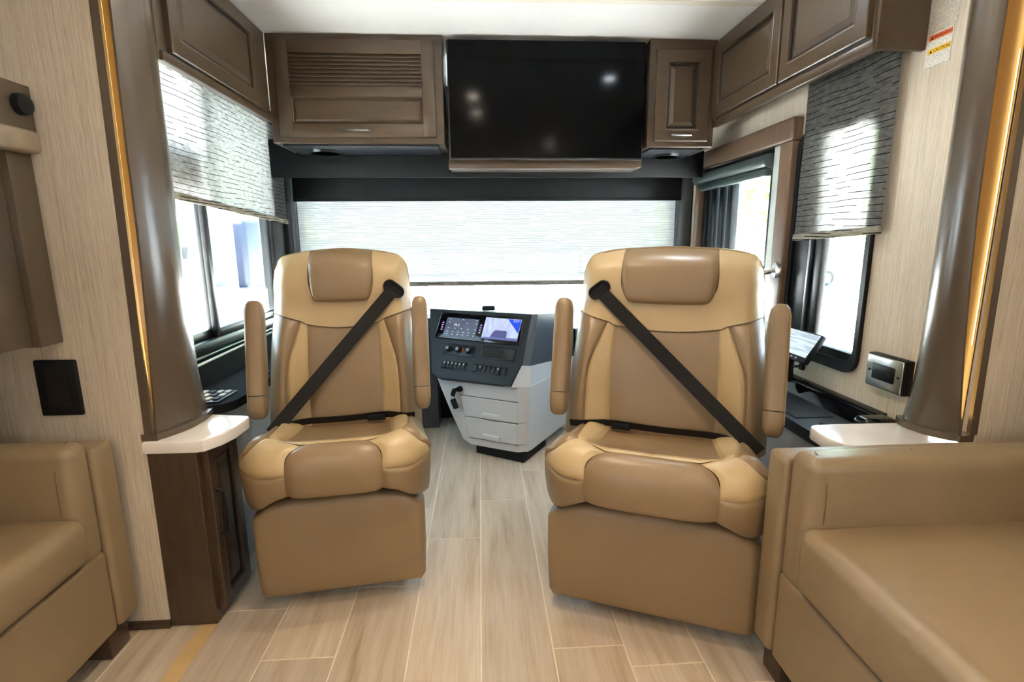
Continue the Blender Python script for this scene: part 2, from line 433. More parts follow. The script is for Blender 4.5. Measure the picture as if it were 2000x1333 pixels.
for y0, y1, x in ((1.97, 2.45, XL-.03), (2.40, 3.13, XL-.005)):
    g = G(); win_frame(g, x-.012, x+.012, y0, y1, .83, 1.92, .035); s_ = part('sash', g, BLACKS, win)
    part('pane', G().box(x-.002, x+.002, y0+.03, y1-.03, .86, 1.89), GLASS, s_)
part('rear_post', G().box(XL-.03, XL+.03, 3.1, 3.28, .7, 1.98, .01), BLACKS, win)
part('screen_mesh', G().box(XL-.06, XL-.056, 2.43, 3.12, .86, 1.9), glass('insect_screen', (.72, .74, .74, 1), .02), win)

# windscreen glass and pillars
win = thing('window_2', 'wide windscreen across the front of the cab', 'window', (.1, 3.62, .62)); win['kind'] = 'structure'; del win['category']
part('pane', G().box(XL-.02, XR+.02, 3.63, 3.636, .62, 1.73), GLASS, win)
part('gasket', G().box(XL, XR, 3.60, 3.64, .60, .635, .005).box(XL, XR, 3.6, 3.64, 1.70, 1.74, .005), BLACKP, win)
def pillar(n, x, r):
    g = G(); pts = []
    for z in (.55, .9, 1.2, 1.5, 1.8): pts.append((x+(1 if x < 0 else -1)*.006*(1.8-z), 3.40, z))
    g.tube(pts, r, 20); return struct(n, g, plain('pillar_vinyl', lin(58, 63, 66), .35))
pillar('trim_5', XL+.012, .05); pillar('trim_6', XR-.035, .05)
struct('trim_7', G().box(XL-.02, XL+.05, 3.29, 3.60, .5, 2.0, .012), BLACKP)
struct('trim_8', G().box(XR-.07, XR+.02, 3.36, 3.60, .5, 2.0, .012), BLACKP)

# right window: rounded black frame
def rrect(y0, y1, z0, z1, r, n=6):
    out = []
    for cy, cz, a0 in ((y1-r, z1-r, 0), (y0+r, z1-r, 90), (y0+r, z0+r, 180), (y1-r, z0+r, 270)):
        for i in range(n+1):
            a = radians(a0+90*i/n); out.append((cy+r*cos(a), cz+r*sin(a)))
    return out
win = thing('window_3', 'narrow rounded black framed window beside the passenger seat', 'window', (XR, 2.0, .75)); win['kind'] = 'structure'; del win['category']
def ring_x(x0, x1, outer, inner):
    g = G(); V = lambda x, l: [Vector((x, a, b)) for a, b in l]
    g.grid([V(x1, outer), V(x0+.003*(1 if x0 > x1 else -1)*-1, outer), V(x0, outer), V(x0, inner), V(x1, inner), V(x1, outer)], True); return g
part('frame', ring_x(XR-.016, XR+.05, rrect(1.756, 2.235, .757, 1.68, .065), rrect(1.778, 2.21, .80, 1.64, .05)), BLACKS, win)
part('sash', G().box(XR+.0, XR+.03, 2.03, 2.08, .80, 1.64, .006), BLACKS, win)
part('fixed_stile', G().box(XR-.004, XR+.03, 2.085, 2.215, .80, 1.64, .004), BLACKS, win)
part('sash_rail', G().box(XR-.012, XR+.004, 2.09, 2.104, .80, 1.64, .003), plain('rail_metal', lin(120, 126, 130), .3, .6), win)
part('pane', G().box(XR+.02, XR+.024, 1.77, 2.215, .80, 1.64), GLASS, win)
part('sill', G().box(XR-.004, XR+.03, 1.785, 2.205, .798, .83, .004), BLACKP, win)

# entry door: brown surround, black sash, painted reflection strip on the post
dr = thing('door_1', 'entry door with glazed upper half behind the passenger seat', 'door', (XR, 2.75, 0)); dr['kind'] = 'structure'; del dr['category']
xa, xb = XR-.045, XR+.01
part('surround_post', G().box(xa, xb, 2.235, 2.325, .3, 1.655, .010, 3), WOODB, dr)
part('surround_post', G().box(xa, xb, 3.17, 3.225, .3, 1.655, .008), WOODB, dr)
part('surround_head', G().box(xa, xb, 2.235, 3.225, 1.656, 1.752, .010, 3), WOODB, dr)
part('sky_reflection_strip', G().box(xa+.02, xb, 2.325, 2.40, .3, 1.656, .004), plain('painted_sky_reflection', lin(190, 196, 190), .35), dr)  # pale colour painted in for bright sky mirrored in the glossy brown post
g = G(); win_frame(g, XR-.012, XR+.045, 2.39, 3.18, .78, 1.655, .05); part('door_frame', g, BLACKS, dr)
g = G(); win_frame(g, XR+.004, XR+.05, 2.43, 3.15, .84, 1.58, .03); s_ = part('sash', g, BLACKS, dr)
part('pane', G().box(XR+.03, XR+.034, 2.45, 3.13, .86, 1.56), GLASS, s_)
for y in (2.83, 2.93, 3.03):
    part('mullion', G().box(XR+.0, XR+.04, y, y+.055, .86, 1.56, .004), BLACKS, dr)
part('lower_panel', G().box(XR+.01, XR+.05, 2.33, 3.17, .3, .80, .004), GREYP, dr)
db = thing('door_blind', 'rolled-up dark roller blind on the glazed entry door', 'blind', (XR-.03, 2.8, 1.55))
BLM = plain('blind_roller_green_black', lin(62, 74, 72), .3)
part('roller', G().tube([(XR-.035, 2.41, 1.60), (XR-.035, 3.22, 1.60)], .032, 16), BLM, db)
part('hem_bar', G().box(XR-.055, XR-.02, 2.415, 3.16, 1.53, 1.566, .008), BLM, db)

# ------------------------------------------------------------------ captain chairs
def interp(pts, t):
    if t <= pts[0][0]: return pts[0][1]
    for (a, p), (b, q) in zip(pts, pts[1:]):
        if t <= b:
            k = (t-a)/(b-a); return p+(q-p)*k
    return pts[-1][1]
def sm(a, b, x):
    t = min(1, max(0, (x-a)/(b-a))); return t*t*(3-2*t)
def spline(pts, n):
    """Catmull-Rom through 2-D/3-D points, n samples"""
    P = [Vector(p) for p in pts]; P = [P[0]*2-P[1]]+P+[P[-1]*2-P[-2]]; out = []; m = len(pts)-1
    for i in range(n+1):
        u = i/n*m; k = min(int(u), m-1); t = u-k; a, b, c, d = P[k:k+4]
        out.append(.5*((2*b)+(c-a)*t+(2*a-5*b+4*c-d)*t*t+(3*b-a-3*c+d)*t**3))
    return out
def coons(mapf, B, T, L, R, puff=.006, nu=16, nv=16, dip=.004, pw=5):
    """patch between four point lists in a 2-D domain, pillowed towards the viewer"""
    b, t, l, r = spline(B, nu), spline(T, nu), spline(L, nv), spline(R, nv)
    rows = []
    ed = lambda k: 1-abs(2*k-1)**pw
    for j in range(nv+1):
        v = j/nv; row = []
        for i in range(nu+1):
            u = i/nu
            p = b[i]*(1-v)+t[i]*v+l[j]*(1-u)+r[j]*u-(b[0]*(1-u)*(1-v)+b[-1]*u*(1-v)+t[0]*(1-u)*v+t[-1]*u*v)
            k = min(ed(u), 1)*min(ed(v), 1)
            row.append(mapf(p[0], p[1], -dip+(puff+dip)*k**.6))
        rows.append(row)
    return G().grid(rows)
def captain_chair(label, loc, ang, wb, wp, wc, ws, wf, wl, side):
    """wb half width of back, wp headrest pad, wc centre panel, ws seat, wf seat front pad, wl leg rest;
    side = +1 when the shoulder belt leaves the upper right of the back"""
    ch = thing('captain_chair', label, 'chair', loc, radians(ang), 'swivelling cab seats', local=True)
    k = wb/.27
    # ---- backrest
    half = [(.295, .50), (.292, .62), (.28, .80), (.272, .95), (.268, 1.08), (.262, 1.14), (.245, 1.178), (.21, 1.2), (.12, 1.216), (0, 1.222)]
    half = [(x*k if z < 1.1 else (x+(wb-.27) if x > .1 else x*k), z) for x, z in half]
    outl = half+[(-x, z) for x, z in half[-2::-1]]
    def dist(x, z):
        d = 9
        for (a, b), (c, e) in zip(outl, outl[1:]):
            ux, uz = c-a, e-b; t = max(0, min(1, ((x-a)*ux+(z-b)*uz)/(ux*ux+uz*uz)))
            d = min(d, math.hypot(x-a-ux*t, z-b-uz*t))
        return d
    W = lambda z: interp([(b, a) for a, b in half[:8]], z)
    def dep(x, z):
        t = abs(x)/W(z) if z < 1.19 else 0
        y = .375+(z-.55)*.20-.012*sin((z-.55)/.67*pi)
        y -= .05*sm(.45, .85, t)*sm(1.06, .80, z)
        y -= .018*sm(.98, 1.1, z)
        d = dist(x, z)
        if d < .07: y += .075*(1-d/.07)**2.2
        return y
    def bmap(x, z, h): return Vector((x, dep(x, z)-h, z))
    zb = .50
    xo = wc+.022*k; xm = wc+.068*k; xb = wc+.072*k
    # boundary between cream yoke and lower panels
    yoke = [(-W(.975), .975), (-(wc+.09*k), .968), (-xo, .945), (-wc, .932), (-wc*.5, .92), (0, .916), (wc*.5, .92), (wc, .932), (xo, .945), (wc+.09*k, .968), (W(.975), .975)]
    part('center_panel', coons(bmap, [(-wc, zb), (0, zb), (wc, zb)], yoke[3:8], [(-wc, zb), (-wc*1.03, .7), (-wc, .932)], [(wc, zb), (wc*1.03, .7), (wc, .932)], .008), TAUPE, ch)
    for s in (-1, 1):
        q = (lambda pts, s=s: [(s*a, b) for a, b in pts])
        ins_o = [(xb, zb), (xb+.002, .66), (xm, .78), (wc+.045*k, .87), (xo, .945)]
        part('side_insert', coons(bmap, q([(wc, zb), (xb, zb)]), q([(wc, .932), (xo, .945)]), q([(wc, zb), (wc*1.03, .7), (wc, .932)]), q(ins_o), .006, 8, 24), CREAM, ch, 'cream leather insert')
        part('side_bolster', coons(bmap, q([(xb, zb), (W(zb), zb)]), q([(xo, .945), (wc+.09*k, .968), (W(.975), .975)]), q(ins_o), q([(W(z), z) for z in (zb, .62, .74, .86, .975)]), .008, 14, 24), TAUPE, ch)
        # stitch line beside the insert
        pts = [bmap(s*(x+.006), z, .0045) for x, z in spline(ins_o, 30)]
        part('stitching', G().tube(pts, .0012, 5), SEAM, ch)
    pz0, pz1 = 1.018, 1.217
    pad_l = [(-wp*.98, 1.212), (-wp*1.02, 1.13), (-wp*.97, 1.06), (-wp*.86, pz0+.012), (-wp*.66, pz0)]
    # cream yoke around the headrest pad
    yk = G()
    for s in (-1, 1):
        q = (lambda pts, s=s: [(s*a, b) for a, b in pts])
        inn = [(wp*.66, .918), (wp*.66, .97), (wp*.66, pz0), (wp*.99, 1.07), (wp, 1.2125)]
        low = [(wp*.66, .918), (wc, .932), (xo, .945), (wc+.09*k, .968), (W(.975), .975)] if wp*.66 < wc*.95 else [(wp*.66, .922), (xo, .945), (wc+.09*k, .968), (W(.975), .975)]
        outer = [(W(z), z) for z in (.975, 1.03, 1.08, 1.12, 1.14)]
        tt = [(wp, 1.2125), (half[7][0], half[7][1]), (half[6][0], half[6][1]), (half[5][0], half[5][1])]
        inn[0] = low[0]
        sub = coons(bmap, q(low), q(tt), q(inn), q(outer), .001, 24, 26, dip=-.001)
        me = bpy.data.meshes.new('tmp'); sub.bm.to_mesh(me); sub.bm.free(); yk.bm.from_mesh(me); bpy.data.meshes.remove(me)
    low0 = .918 if wp*.66 < wc*.95 else .922
    wv = wp*.70
    sub = coons(bmap, [(-wv, low0+.001), (0, .917), (wv, low0+.001)], [(-wv, pz0+.01), (0, pz0+.01), (wv, pz0+.01)], [(-wv, low0+.001), (-wv, pz0+.01)], [(wv, low0+.001), (wv, pz0+.01)], .0004, 14, 8, dip=-.0004)
    me = bpy.data.meshes.new('tmp'); sub.bm.to_mesh(me); sub.bm.free(); yk.bm.from_mesh(me); bpy.data.meshes.remove(me)
    part('yoke_panel', yk, CREAM, ch, 'cream leather upper panel')
    part('yoke_seam', G().tube([bmap(x, z-.001, .001) for x, z in spline(yoke, 60)], .0016, 5), SEAM, ch)
    inner = [(wp*.9, pz0), (wp*.99, 1.07), (wp*1.02, 1.14), (wp, 1.2155)]
    def pmap(x, z, h): return Vector((x, dep(x, z)-h-.008+.02*max(0, (z-1.19)/.03)**2, z))
    part('headrest_pad', coons(pmap, [(-wp*.86, pz0+.004), (-wp*.7, pz0-.003), (0, pz0-.006), (wp*.7, pz0-.003), (wp*.86, pz0+.004)], [(-wp, 1.2165), (0, 1.2245), (wp, 1.2165)],
         [(-wp*.86, pz0+.004), (-wp*.97, 1.06), (-wp*1.02, 1.14), (-wp, 1.2165)], [(wp*.86, pz0+.004), (wp*.97, 1.06), (wp*1.02, 1.14), (wp, 1.2165)], .016, 24, 20, dip=.012, pw=6), TAUPE, ch)
    # shell: rings of the outline going backwards
    rings = []
    for off, sc in ((.0, .997), (.035, 1.0), (.09, .985), (.125, .93), (.14, .8)):
        rings.append([Vector((x*sc, dep(x*.999, z)+off-.004, .86+(z-.86)*sc)) for x, z in spline(outl, 48)])
    part('back_shell', G().loft(rings), TAUPE, ch)
    # ---- seat: profile from the back, over the crest and down the front
    prof = spline([(.46, .540), (.32, .546), (.18, .562), (.08, .586), (.02, .600), (-.025, .592), (-.055, .562), (-.068, .52), (-.066, .47), (-.055, .41), (-.04, .372)], 60)
    S1, S2, S3 = .40, .70, 1.0     # crest seam, lower seam, bottom (in profile parameter)
    Ws = lambda s: ws*interp([(0, .93), (.25, .985), (.45, 1.0), (.65, .99), (.8, .985), (1, .955)], s)
    def smap(x, s, h):
        s = min(max(s, 0), 1); u = s*60; i = min(int(u), 59); p = prof[i].lerp(prof[i+1], u-i); d = (prof[i+1]-prof[i]).normalized()
        t = min(1, abs(x)/Ws(s)); nrm = Vector((d.y, -d.x)); nrm = -nrm if nrm.y < 0 and s < .5 else nrm
        if s >= .5 and nrm.x > 0: nrm = -nrm
        y, z = p.x+nrm.x*h, p.y+nrm.y*h
        top = sm(.62, .40, s)
        z -= top*(.014*(1-sm(.45, .8, t))*sm(.42, .2, s))          # dished centre
        z += top*.026*sm(.4, .75, t)*(1-sm(.30, .5, s)*.8)
        e = max(0, (t-.72)/.28)
        z -= top*.075*e**2.2; y += (1-top)*.05*e**2.0
        y += .055*t**3*sm(.25, .5, s)                                   # rounded plan
        if s > .72: z -= 0.0
        lift = sm(.78, 1, s)*(.062*(1-sm(.5, .95, t)))                 # arched lower edge
        return Vector((x, y, z+lift))
    xi, xf = ws*.46, ws*.62
    bandin = [(-xi, S1+.02), (0, S1+.045), (xi, S1+.02)]
    part('seat_insert', coons(smap, [(-ws*.50, 0), (0, 0), (ws*.50, 0)], [(-ws*.60, S1-.05), (0, S1-.045), (ws*.60, S1-.05)], [(-ws*.50, 0), (-ws*.60, S1-.05)], [(ws*.50, 0), (ws*.60, S1-.05)], .005), TAUPE, ch)
    part('front_pad', coons(smap, [(-wf*.99, .985), (0, .985), (wf*.99, .985)], [(-wf*.74, S1+.035), (0, S1+.03), (wf*.74, S1+.035)],
         [(-wf*.99, .985), (-wf*1.03, .8), (-wf*1.0, .58), (-wf*.74, S1+.035)], [(wf*.99, .985), (wf*1.03, .8), (wf*1.0, .58), (wf*.74, S1+.035)], .012, 22, 26), TAUPE, ch)
    for s in (-1, 1):
        q = (lambda pts, s=s: [(s*a, b) for a, b in pts])
        part('seat_side_insert', coons(smap, q([(ws*.50, 0), (ws*.78, 0)]), q([(ws*.60, S1-.05), (ws*.66, S1-.02)]), q([(ws*.50, 0), (ws*.60, S1-.05)]), q([(ws*.78, 0), (ws*.74, .2), (ws*.66, S1-.02)]), .006, 8, 14), CREAM, ch, 'cream leather insert')
        crest = [(ws*.66, S1-.02), (ws*.78, S1+.05), (ws*.89, S1+.14), (ws*.955, S1+.22), (Ws(S2-.02)*.995, S2-.02)]
        part('seat_bolster', coons(smap, q([(ws*.78, 0), (Ws(0), 0)]), q(crest), q([(ws*.78, 0), (ws*.74, .2), (ws*.66, S1-.02)]), q([(Ws(0), 0), (Ws(.2), .2), (Ws(.4), .4), (Ws(.55), .55), (Ws(S2-.02)*.995, S2-.02)]), .008, 16, 20), TAUPE, ch)
        ptop = [(0, S1-.045), (ws*.3, S1-.047), (ws*.60, S1-.05), (ws*.66, S1-.02)]
        # cream front band: crest strip, then the corner lobe
        part('front_band', coons(smap, q([(wf*.74, S1+.035), (wf*1.0, .56), (wf*1.03, S2)]), q([(ws*.66, S1-.02), (ws*.78, S1+.05), (ws*.89, S1+.14), (ws*.955, S1+.22), (Ws(S2-.02)*.995, S2-.02)]),
             q([(wf*.74, S1+.035), (ws*.60, S1-.035), (ws*.66, S1-.02)]), q([(wf*1.03, S2), (ws*.75, S2+.01), (Ws(S2-.02)*.995, S2-.02)]), .008, 18, 14), CREAM, ch, 'cream leather front panel')
        part('front_band', coons(smap, q([(0, S1+.03), (wf*.74, S1+.035)]), q([(0, S1-.045), (ws*.60, S1-.05)]), q([(0, S1+.03), (0, S1-.045)]), q([(wf*.74, S1+.035), (ws*.60, S1-.05)]), .003, 12, 6, dip=.001), CREAM, ch, 'cream leather front panel')
        part('lower_panel', coons(smap, q([(wf*.99, .985), (ws*.75, .99), (Ws(1), 1)]), q([(wf*1.03, S2), (ws*.75, S2+.01), (Ws(S2-.02)*.995, S2-.02)]), q([(wf*.99, .985), (wf*1.03, .8), (wf*1.03, S2)]), q([(Ws(1), 1), (Ws(.8), .8), (Ws(S2-.02)*.995, S2-.02)]), .008, 14, 14), TAUPE, ch)
    # sides and underside
    rings = []
    for f, dz, zmin in ((1.0, 0, 0), (.975, .03, .40), (.90, .2, .385), (.86, .3, .37)):
        row = []
        for s in (-1, 1):
            seq = [i/24 for i in range(25)]
            if s > 0: seq = seq[::-1]
            for a in seq:
                p = smap(s*Ws(a), a, -.003)
                row.append(Vector((p.x if f == 1 else s*min(abs(p.x), ws*.93)*f, max(p.y, -.03)+(1-f)*.25, max(p.z-dz, min(zmin, p.z)))))
        rings.append(row)
    g = G(); g.loft(rings, False); g.raw(rings[-1], [tuple(range(len(rings[-1])))]); part('seat_base', g, TAUPE, ch)
    # ---- leg rest
    def lrow(y, e):
        a = wl-e
        pts = [(-a+.012, .05+e), (-a, .07+e), (-a*1.02, .2), (-a*1.02, .335-e), (-a*1.0, .352-e), (-a*.80, .392-e), (-a*.66, .402-e), (0, .408-e)]
        return [Vector((x, y, z)) for x, z in pts]+[Vector((-x, y, z)) for x, z in pts[::-1][1:]]
    rings = [lrow(.10, .01), lrow(.085, 0), lrow(.028, 0), lrow(.012, .004), lrow(.003, .013), lrow(-.002, .03)]
    g = G(); g.loft(rings, False)
    n = len(rings[0]); c = Vector((0, -.010, .22)); mid = [p.lerp(c, .45)+Vector((0, -.003, 0)) for p in rings[-1]]
    g.grid([rings[-1], mid], True); cv = [v for v in mid]+[c]
    g.raw(cv, [(i, (i+1) % n, n) for i in range(n)]); g.raw(rings[0], [tuple(range(n))])
    part('leg_rest', g, TAUPE, ch)
    # ---- armrests swung up beside the back
    for s in (-1, 1):
        xa = s*(wb+.026); lean = radians(14)
        Ma = Matrix.Translation((xa, .265, .625)) @ Matrix.Rotation(-lean, 4, 'X') @ Matrix.Rotation(s*radians(.6), 4, 'Y')
        def arow(z, f, fy):
            out = []
            for i in range(20):
                a = i*2*pi/20; ca, sa = cos(a), sin(a)
                out.append(Ma @ Vector((math.copysign(abs(ca)**.5, ca)*.031*f, math.copysign(abs(sa)**.5, sa)*.045*fy, z)))
            return out
        top = [(.075, 1, 1), (.2, 1.03, 1.02), (.33, 1, 1), (.385, .97, .97), (.408, .86, .90), (.42, .6, .74), (.424, .25, .4)]
        ar = part('armrest', G().loft([arow(*q) for q in top]), TAUPE, ch)
        bot = [(.072, 1, 1), (.05, 1.0, 1.0), (.02, .97, .93), (0, .84, .78), (-.012, .55, .5), (-.014, .2, .2)]
        part('end_cap', G().loft([arow(*q) for q in bot]), TAUPE, ar)
        part('piping', G().tube([Ma @ Vector((s*.0285, -.033, z)) for z in (.03, .1, .2, .3, .385)]+[Ma @ Vector((s*.024, -.031, .405))], .0014, 6), CREAM, ar)
    # ---- belt
    bx = side*(wb-.066*k); bz = 1.062
    dirv = Vector((-side*.62, 0, -.62)).normalized()
    p0 = Vector((bx, 0, bz)); p1 = Vector((-side*(wb-.005), 0, .545))
    pts = []; N = 26; ya = dep(bx, bz)-.008; yb_ = dep(p1.x*.97, .545)-.05
    d = (p1-p0).normalized(); sd = Vector((-d.z, 0, d.x)); 
    for i in range(N+1):
        t = i/N; p = p0.lerp(p1, t); ys = min(dep(p.x+o*sd.x, p.z+o*sd.z) for o in (-.024, 0, .024) if abs(p.x+o*sd.x) < wb*1.05) if abs(p.x) < wb*1.04 else 9
        yy = min(ya*(1-t)+yb_*t, ys-.012) if i else ya
        pts.append((Vector((p.x, yy, p.z)), sd, (0, -1, 0)))
    wd = [.05]*(N+1); wd[0] = .046
    part('shoulder_belt', G().ribbon(pts, wd, .0022), BLACKWEB, ch, 'black webbing shoulder belt')
    # slot bezel: oval ring with a dark well
    Mb = frame4((bx, dep(bx, bz)-.004, bz), (cos(radians(side*-38)), 0, sin(radians(side*-38))), (-sin(radians(side*-38)), 0, cos(radians(side*-38))))
    Mb = Mb @ Matrix.Rotation(0, 4, 'X')
    def oval(a, b, z): return [Mb @ Vector((max(-a+b, min(a-b, a*cos(t)*2))*1.0+b*cos(t), b*sin(t), z)) for t in [i*2*pi/28 for i in range(28)]]
    g = G(); sg = 1 if (Mb.to_3x3() @ Vector((0, 0, 1))).y < 0 else -1
    g.grid([oval(.045, .026, -.004*sg), oval(.0455, .0265, .006*sg), oval(.042, .023, .011*sg), oval(.036, .016, .010*sg), oval(.033, .013, .0075*sg)], True)
    g.raw(oval(.033, .013, .0075*sg), [tuple(range(28))])
    part('belt_guide', g, BLACKP, ch, 'oval black belt slot')
    pts = []
    for i in range(17):
        t = i/16; x = -wb*.98+2*wb*.98*t
        pts.append((Vector((x, dep(x*.96, .56)-.020, .563+.006*side*(2*t-1)+.002*sin(3*pi*t))), (0, -.5, .86), (0, -.86, -.5)))
    lb = part('lap_belt', G().ribbon(pts, [.034]*17, .0025), BLACKWEB, ch, 'black webbing lap belt')
    x = side*wb*.42
    part('buckle', G().box(x-.035, x+.035, dep(x, .56)-.034, dep(x, .56)-.018, .548, .574, .004), BLACKP, lb)
    # ---- pedestal
    part('pedestal', G().box(-.2, .2, .12, .50, 0.006, .05, .006).box(-.15, .15, .16, .46, .05, .37, .006), BLACKP, ch)
    part('swivel_plate', G().cyl((0, .31, .36), (0, .31, .385), .17), BLACKS, ch)
    return ch
captain_chair('two-tone taupe and cream leather driver seat, the narrower of the two, left of the console', (-.49, 1.657, 0), 8, .27, .122, .135, .315, .147, .278, 1)
captain_chair('wide two-tone taupe and cream leather passenger seat beside the right sofa', (.508, 1.46, 0), -23, .333, .170, .185, .352, .19, .325, -1)

# ------------------------------------------------------------------ sofas
def sofa(label, xf, ya, sgn, depth, post, pad, zt, zs, loc):
    """xf front plane, ya far outer face of the arm, sgn +1 when the sofa opens towards +x; post and pad = thickness of the two arm layers"""
    t = thing('sofa', label, 'sofa', loc, group='taupe leather sofas')
    X = lambda d: xf-sgn*d         # d measured from the front face towards the wall
    def bx(g, d0, d1, y0, y1, z0, z1, r, crown=(0, 0, 0)):
        a, b = sorted((X(d0), X(d1))); return g.cushion(a, b, y0, y1, z0, z1, r, crown)
    yb = ya-2.1; ym = ya-post; yi = ym-pad
    part('base', bx(G(), .004, depth, yb, ym-.004, .10, .362, .012), SOFA, t)
    part('arm_post', bx(G(), -.004, depth, ym, ya, .10, zt, .018), SOFA, t)
    part('arm_pad', bx(G(), .006, depth-.02, yi-.012, ym+.004, .345, zt+.03, .03, (0, .012, .004)), SOFA, t)
    part('seat_cushion', bx(G(), -.010, depth-.12, yi-1.0, yi+.004, .367, zs, .034, (.012, 0, .018)), SOFA, t)
    part('seat_cushion', bx(G(), -.010, depth-.12, yb, yi-1.004, .367, zs, .034, (.012, 0, .018)), SOFA, t)
    for y1 in (yi-.01, yi-1.01):
        part('back_cushion', bx(G(), depth-.26, depth-.04, y1-.98, y1, zs-.02, .84, .06, (.02, 0, .01)), SOFA, t)
    part('back_frame', bx(G(), depth-.08, depth, yb, ya, .1, .78, .02), SOFA, t)
    for y in (ya-.10, yb+.05):
        a, b = sorted((X(.03), X(.11))); part('foot', G().box(a, b, y, y+.085, 0.001, .102, .004), WOODC, t, 'dark wooden block foot')
    zp = zt+.03
    for d in (.045, .30):
        part('stitching', G().tube([(X(d), yi+.045, zp+.0045), (X(d), yi+.01, zp-.006), (X(d), yi-.009, zp-.03), (X(d), yi-.016, zp-.08), (X(d), yi-.017, zs+.01)], .0012, 5), SEAM, t)
    return t
sofa('taupe leather sofa at the left wall below the boxy brown window valance', -1.112, 1.55, 1, .46, .085, .065, .675, .505, (-1.33, .6, 0))
sofa('taupe leather sofa on the right next to the passenger seat', .79, 1.318, -1, .87, .085, .085, .685, .545, (1.2, .4, 0))

# ------------------------------------------------------------------ overhead cabinets
c = thing('overhead_cabinet', 'long dark wood overhead cabinet above the left window', 'cabinet', (-1.1, 2.3, 1.82))
part('body', G().box(XL, -1.02, 1.85, 2.745, 1.96, ZC-.001, .002, 1), WOODX, c)
part('face_frame', G().box(-1.02, -1.0, 1.85, 2.745, 1.82, ZC-.001, .002, 1), WOODX, c)
Mx = frame4((-1.0, 2.60, 1.86), (0, -1, 0), (0, 0, 1))
Mx = frame4((-1.0, 1.90, 1.855), (0, 1, 0), (0, 0, 1))
panel_door(c, Mx, .70, .345, WOODX, .06)
part('bottom_rail', G().box(-1.0, -.988, 1.85, 2.745, 1.818, 1.848, .003), WOODX, c)
part('shade_cassette', G().box(XL+.002, -1.12, 1.87, 2.74, 1.90, 1.958, .004), BLACKP, c)
c = thing('overhead_cabinet', 'dark wood overhead cabinet with two panelled doors above the entry door', 'cabinet', (1.3, 2.2, 1.81))
part('body', G().box(1.22, XR, 1.66, 2.745, 1.96, ZC-.001, .002, 1), WOODX, c)
part('face_frame', G().box(1.2, 1.22, 1.66, 2.745, 1.808, ZC-.001, .002, 1), WOODX, c)
part('end_panel', G().box(1.2, XR, 1.64, 1.66, 1.808, ZC-.001, .003, 1), WOODX, c)
for y0, y1 in ((2.155, 2.745), (1.665, 2.14)):
    Mx = frame4((1.2, y1, 1.85), (0, -1, 0), (0, 0, 1)); panel_door(c, Mx, y1-y0, .345, WOODX, .06)
part('bottom_rail', G().box(1.188, 1.2, 1.64, 2.745, 1.805, 1.838, .003), WOODX, c)

# front cabinets
YC = 2.75
c = thing('front_cabinet', 'wide dark wood cabinet with a louvred lift-up door left of the television', 'cabinet', (-.58, 2.95, 1.72))
part('body', G().box(-.999, -.165, YC, 3.04, 1.725, ZC-.001, .003, 1), WOODX, c)
part('underside', G().box(-.96, -.20, YC+.02, 3.04, 1.716, 1.727), DASHP, c)
dx0, dx1, dz0, dz1 = -.955, -.205, 1.752, 2.19
Mx = frame4((dx0, YC, dz0), (1, 0, 0), (0, 0, 1))
g = G(); wD, hD, st = dx1-dx0, dz1-dz0, .062
# frame with two openings: louvres above, panel below
def bar(g, a0, a1, b0, b1, d=.02): g.box(dx0+a0, dx0+a1, YC-d, YC, dz0+b0, dz0+b1, .003, 2)
bar(g, 0, st, 0, hD); bar(g, wD-st, wD, 0, hD); bar(g, st-.003, wD-st+.003, 0, st); bar(g, st-.003, wD-st+.003, hD-st, hD); bar(g, st-.003, wD-st+.003, .185, .235, .014)
d = part('door', g, WOODX, c)
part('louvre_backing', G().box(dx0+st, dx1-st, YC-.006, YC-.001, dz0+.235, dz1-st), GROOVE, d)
zl0, zl1 = dz0+.236, dz1-st
for i in range(8):
    z = zl0+(zl1-zl0)*(i+.5)/8
    part('slat', G().box(-(wD-2*st)/2, (wD-2*st)/2, -.003, .003, -.0085, .0085, .002, 1, Matrix.Translation(((dx0+dx1)/2, YC-.011, z)) @ Matrix.Rotation(radians(-28), 4, 'X')), WOODX, d)
Mp = frame4((dx0+st, YC-.001, dz0+st), (1, 0, 0), (0, 0, 1)); pw_, ph_ = wD-2*st, .185-st
g = G(); rr = rings_rect(pw_, ph_, [(0, .006), (.004, .004), (.02, .0125), (.022, .0125)])
g.loft([[Mp @ p for p in r] for r in rr], False); g.raw([Mp @ p for p in rr[-1]], [(0, 1, 2, 3)]); part('panel', g, WOODX, d, sharp=15)
pull(d, (-.655, YC-.02, 1.778), (-.52, YC-.02, 1.778), (0, -.022, 0), .0065)
for nm, r0, r1, m_ in (('speaker_ring', .085, .072, BLACKS), ('speaker_grille', .07, .07, DASHP)):
    part(nm, G().cyl((-.80, 2.93, 1.716), (-.80, 2.93, 1.704), r0, r1), m_, c)
c = thing('front_cabinet', 'narrow dark wood cabinet with one panelled door right of the television', 'cabinet', (1.02, 2.95, 1.72))
part('body', G().box(.855, 1.199, YC, 3.04, 1.712, ZC-.001, .003, 1), WOODX, c)
part('underside', G().box(.88, 1.16, YC+.02, 3.04, 1.703, 1.714), DASHP, c)
d = panel_door(c, frame4((.888, YC, 1.738), (1, 0, 0), (0, 0, 1)), .275, .43, WOODX, .062)
pull(d, (.965, YC-.02, 1.765), (1.075, YC-.02, 1.765), (0, -.022, 0), .006)
for nm, r0, r1, m_ in (('speaker_ring', .075, .064, BLACKS), ('speaker_grille', .062, .062, DASHP)):
    part(nm, G().cyl((1.03, 2.95, 1.703), (1.03, 2.95, 1.692), r0, r1), m_, c)

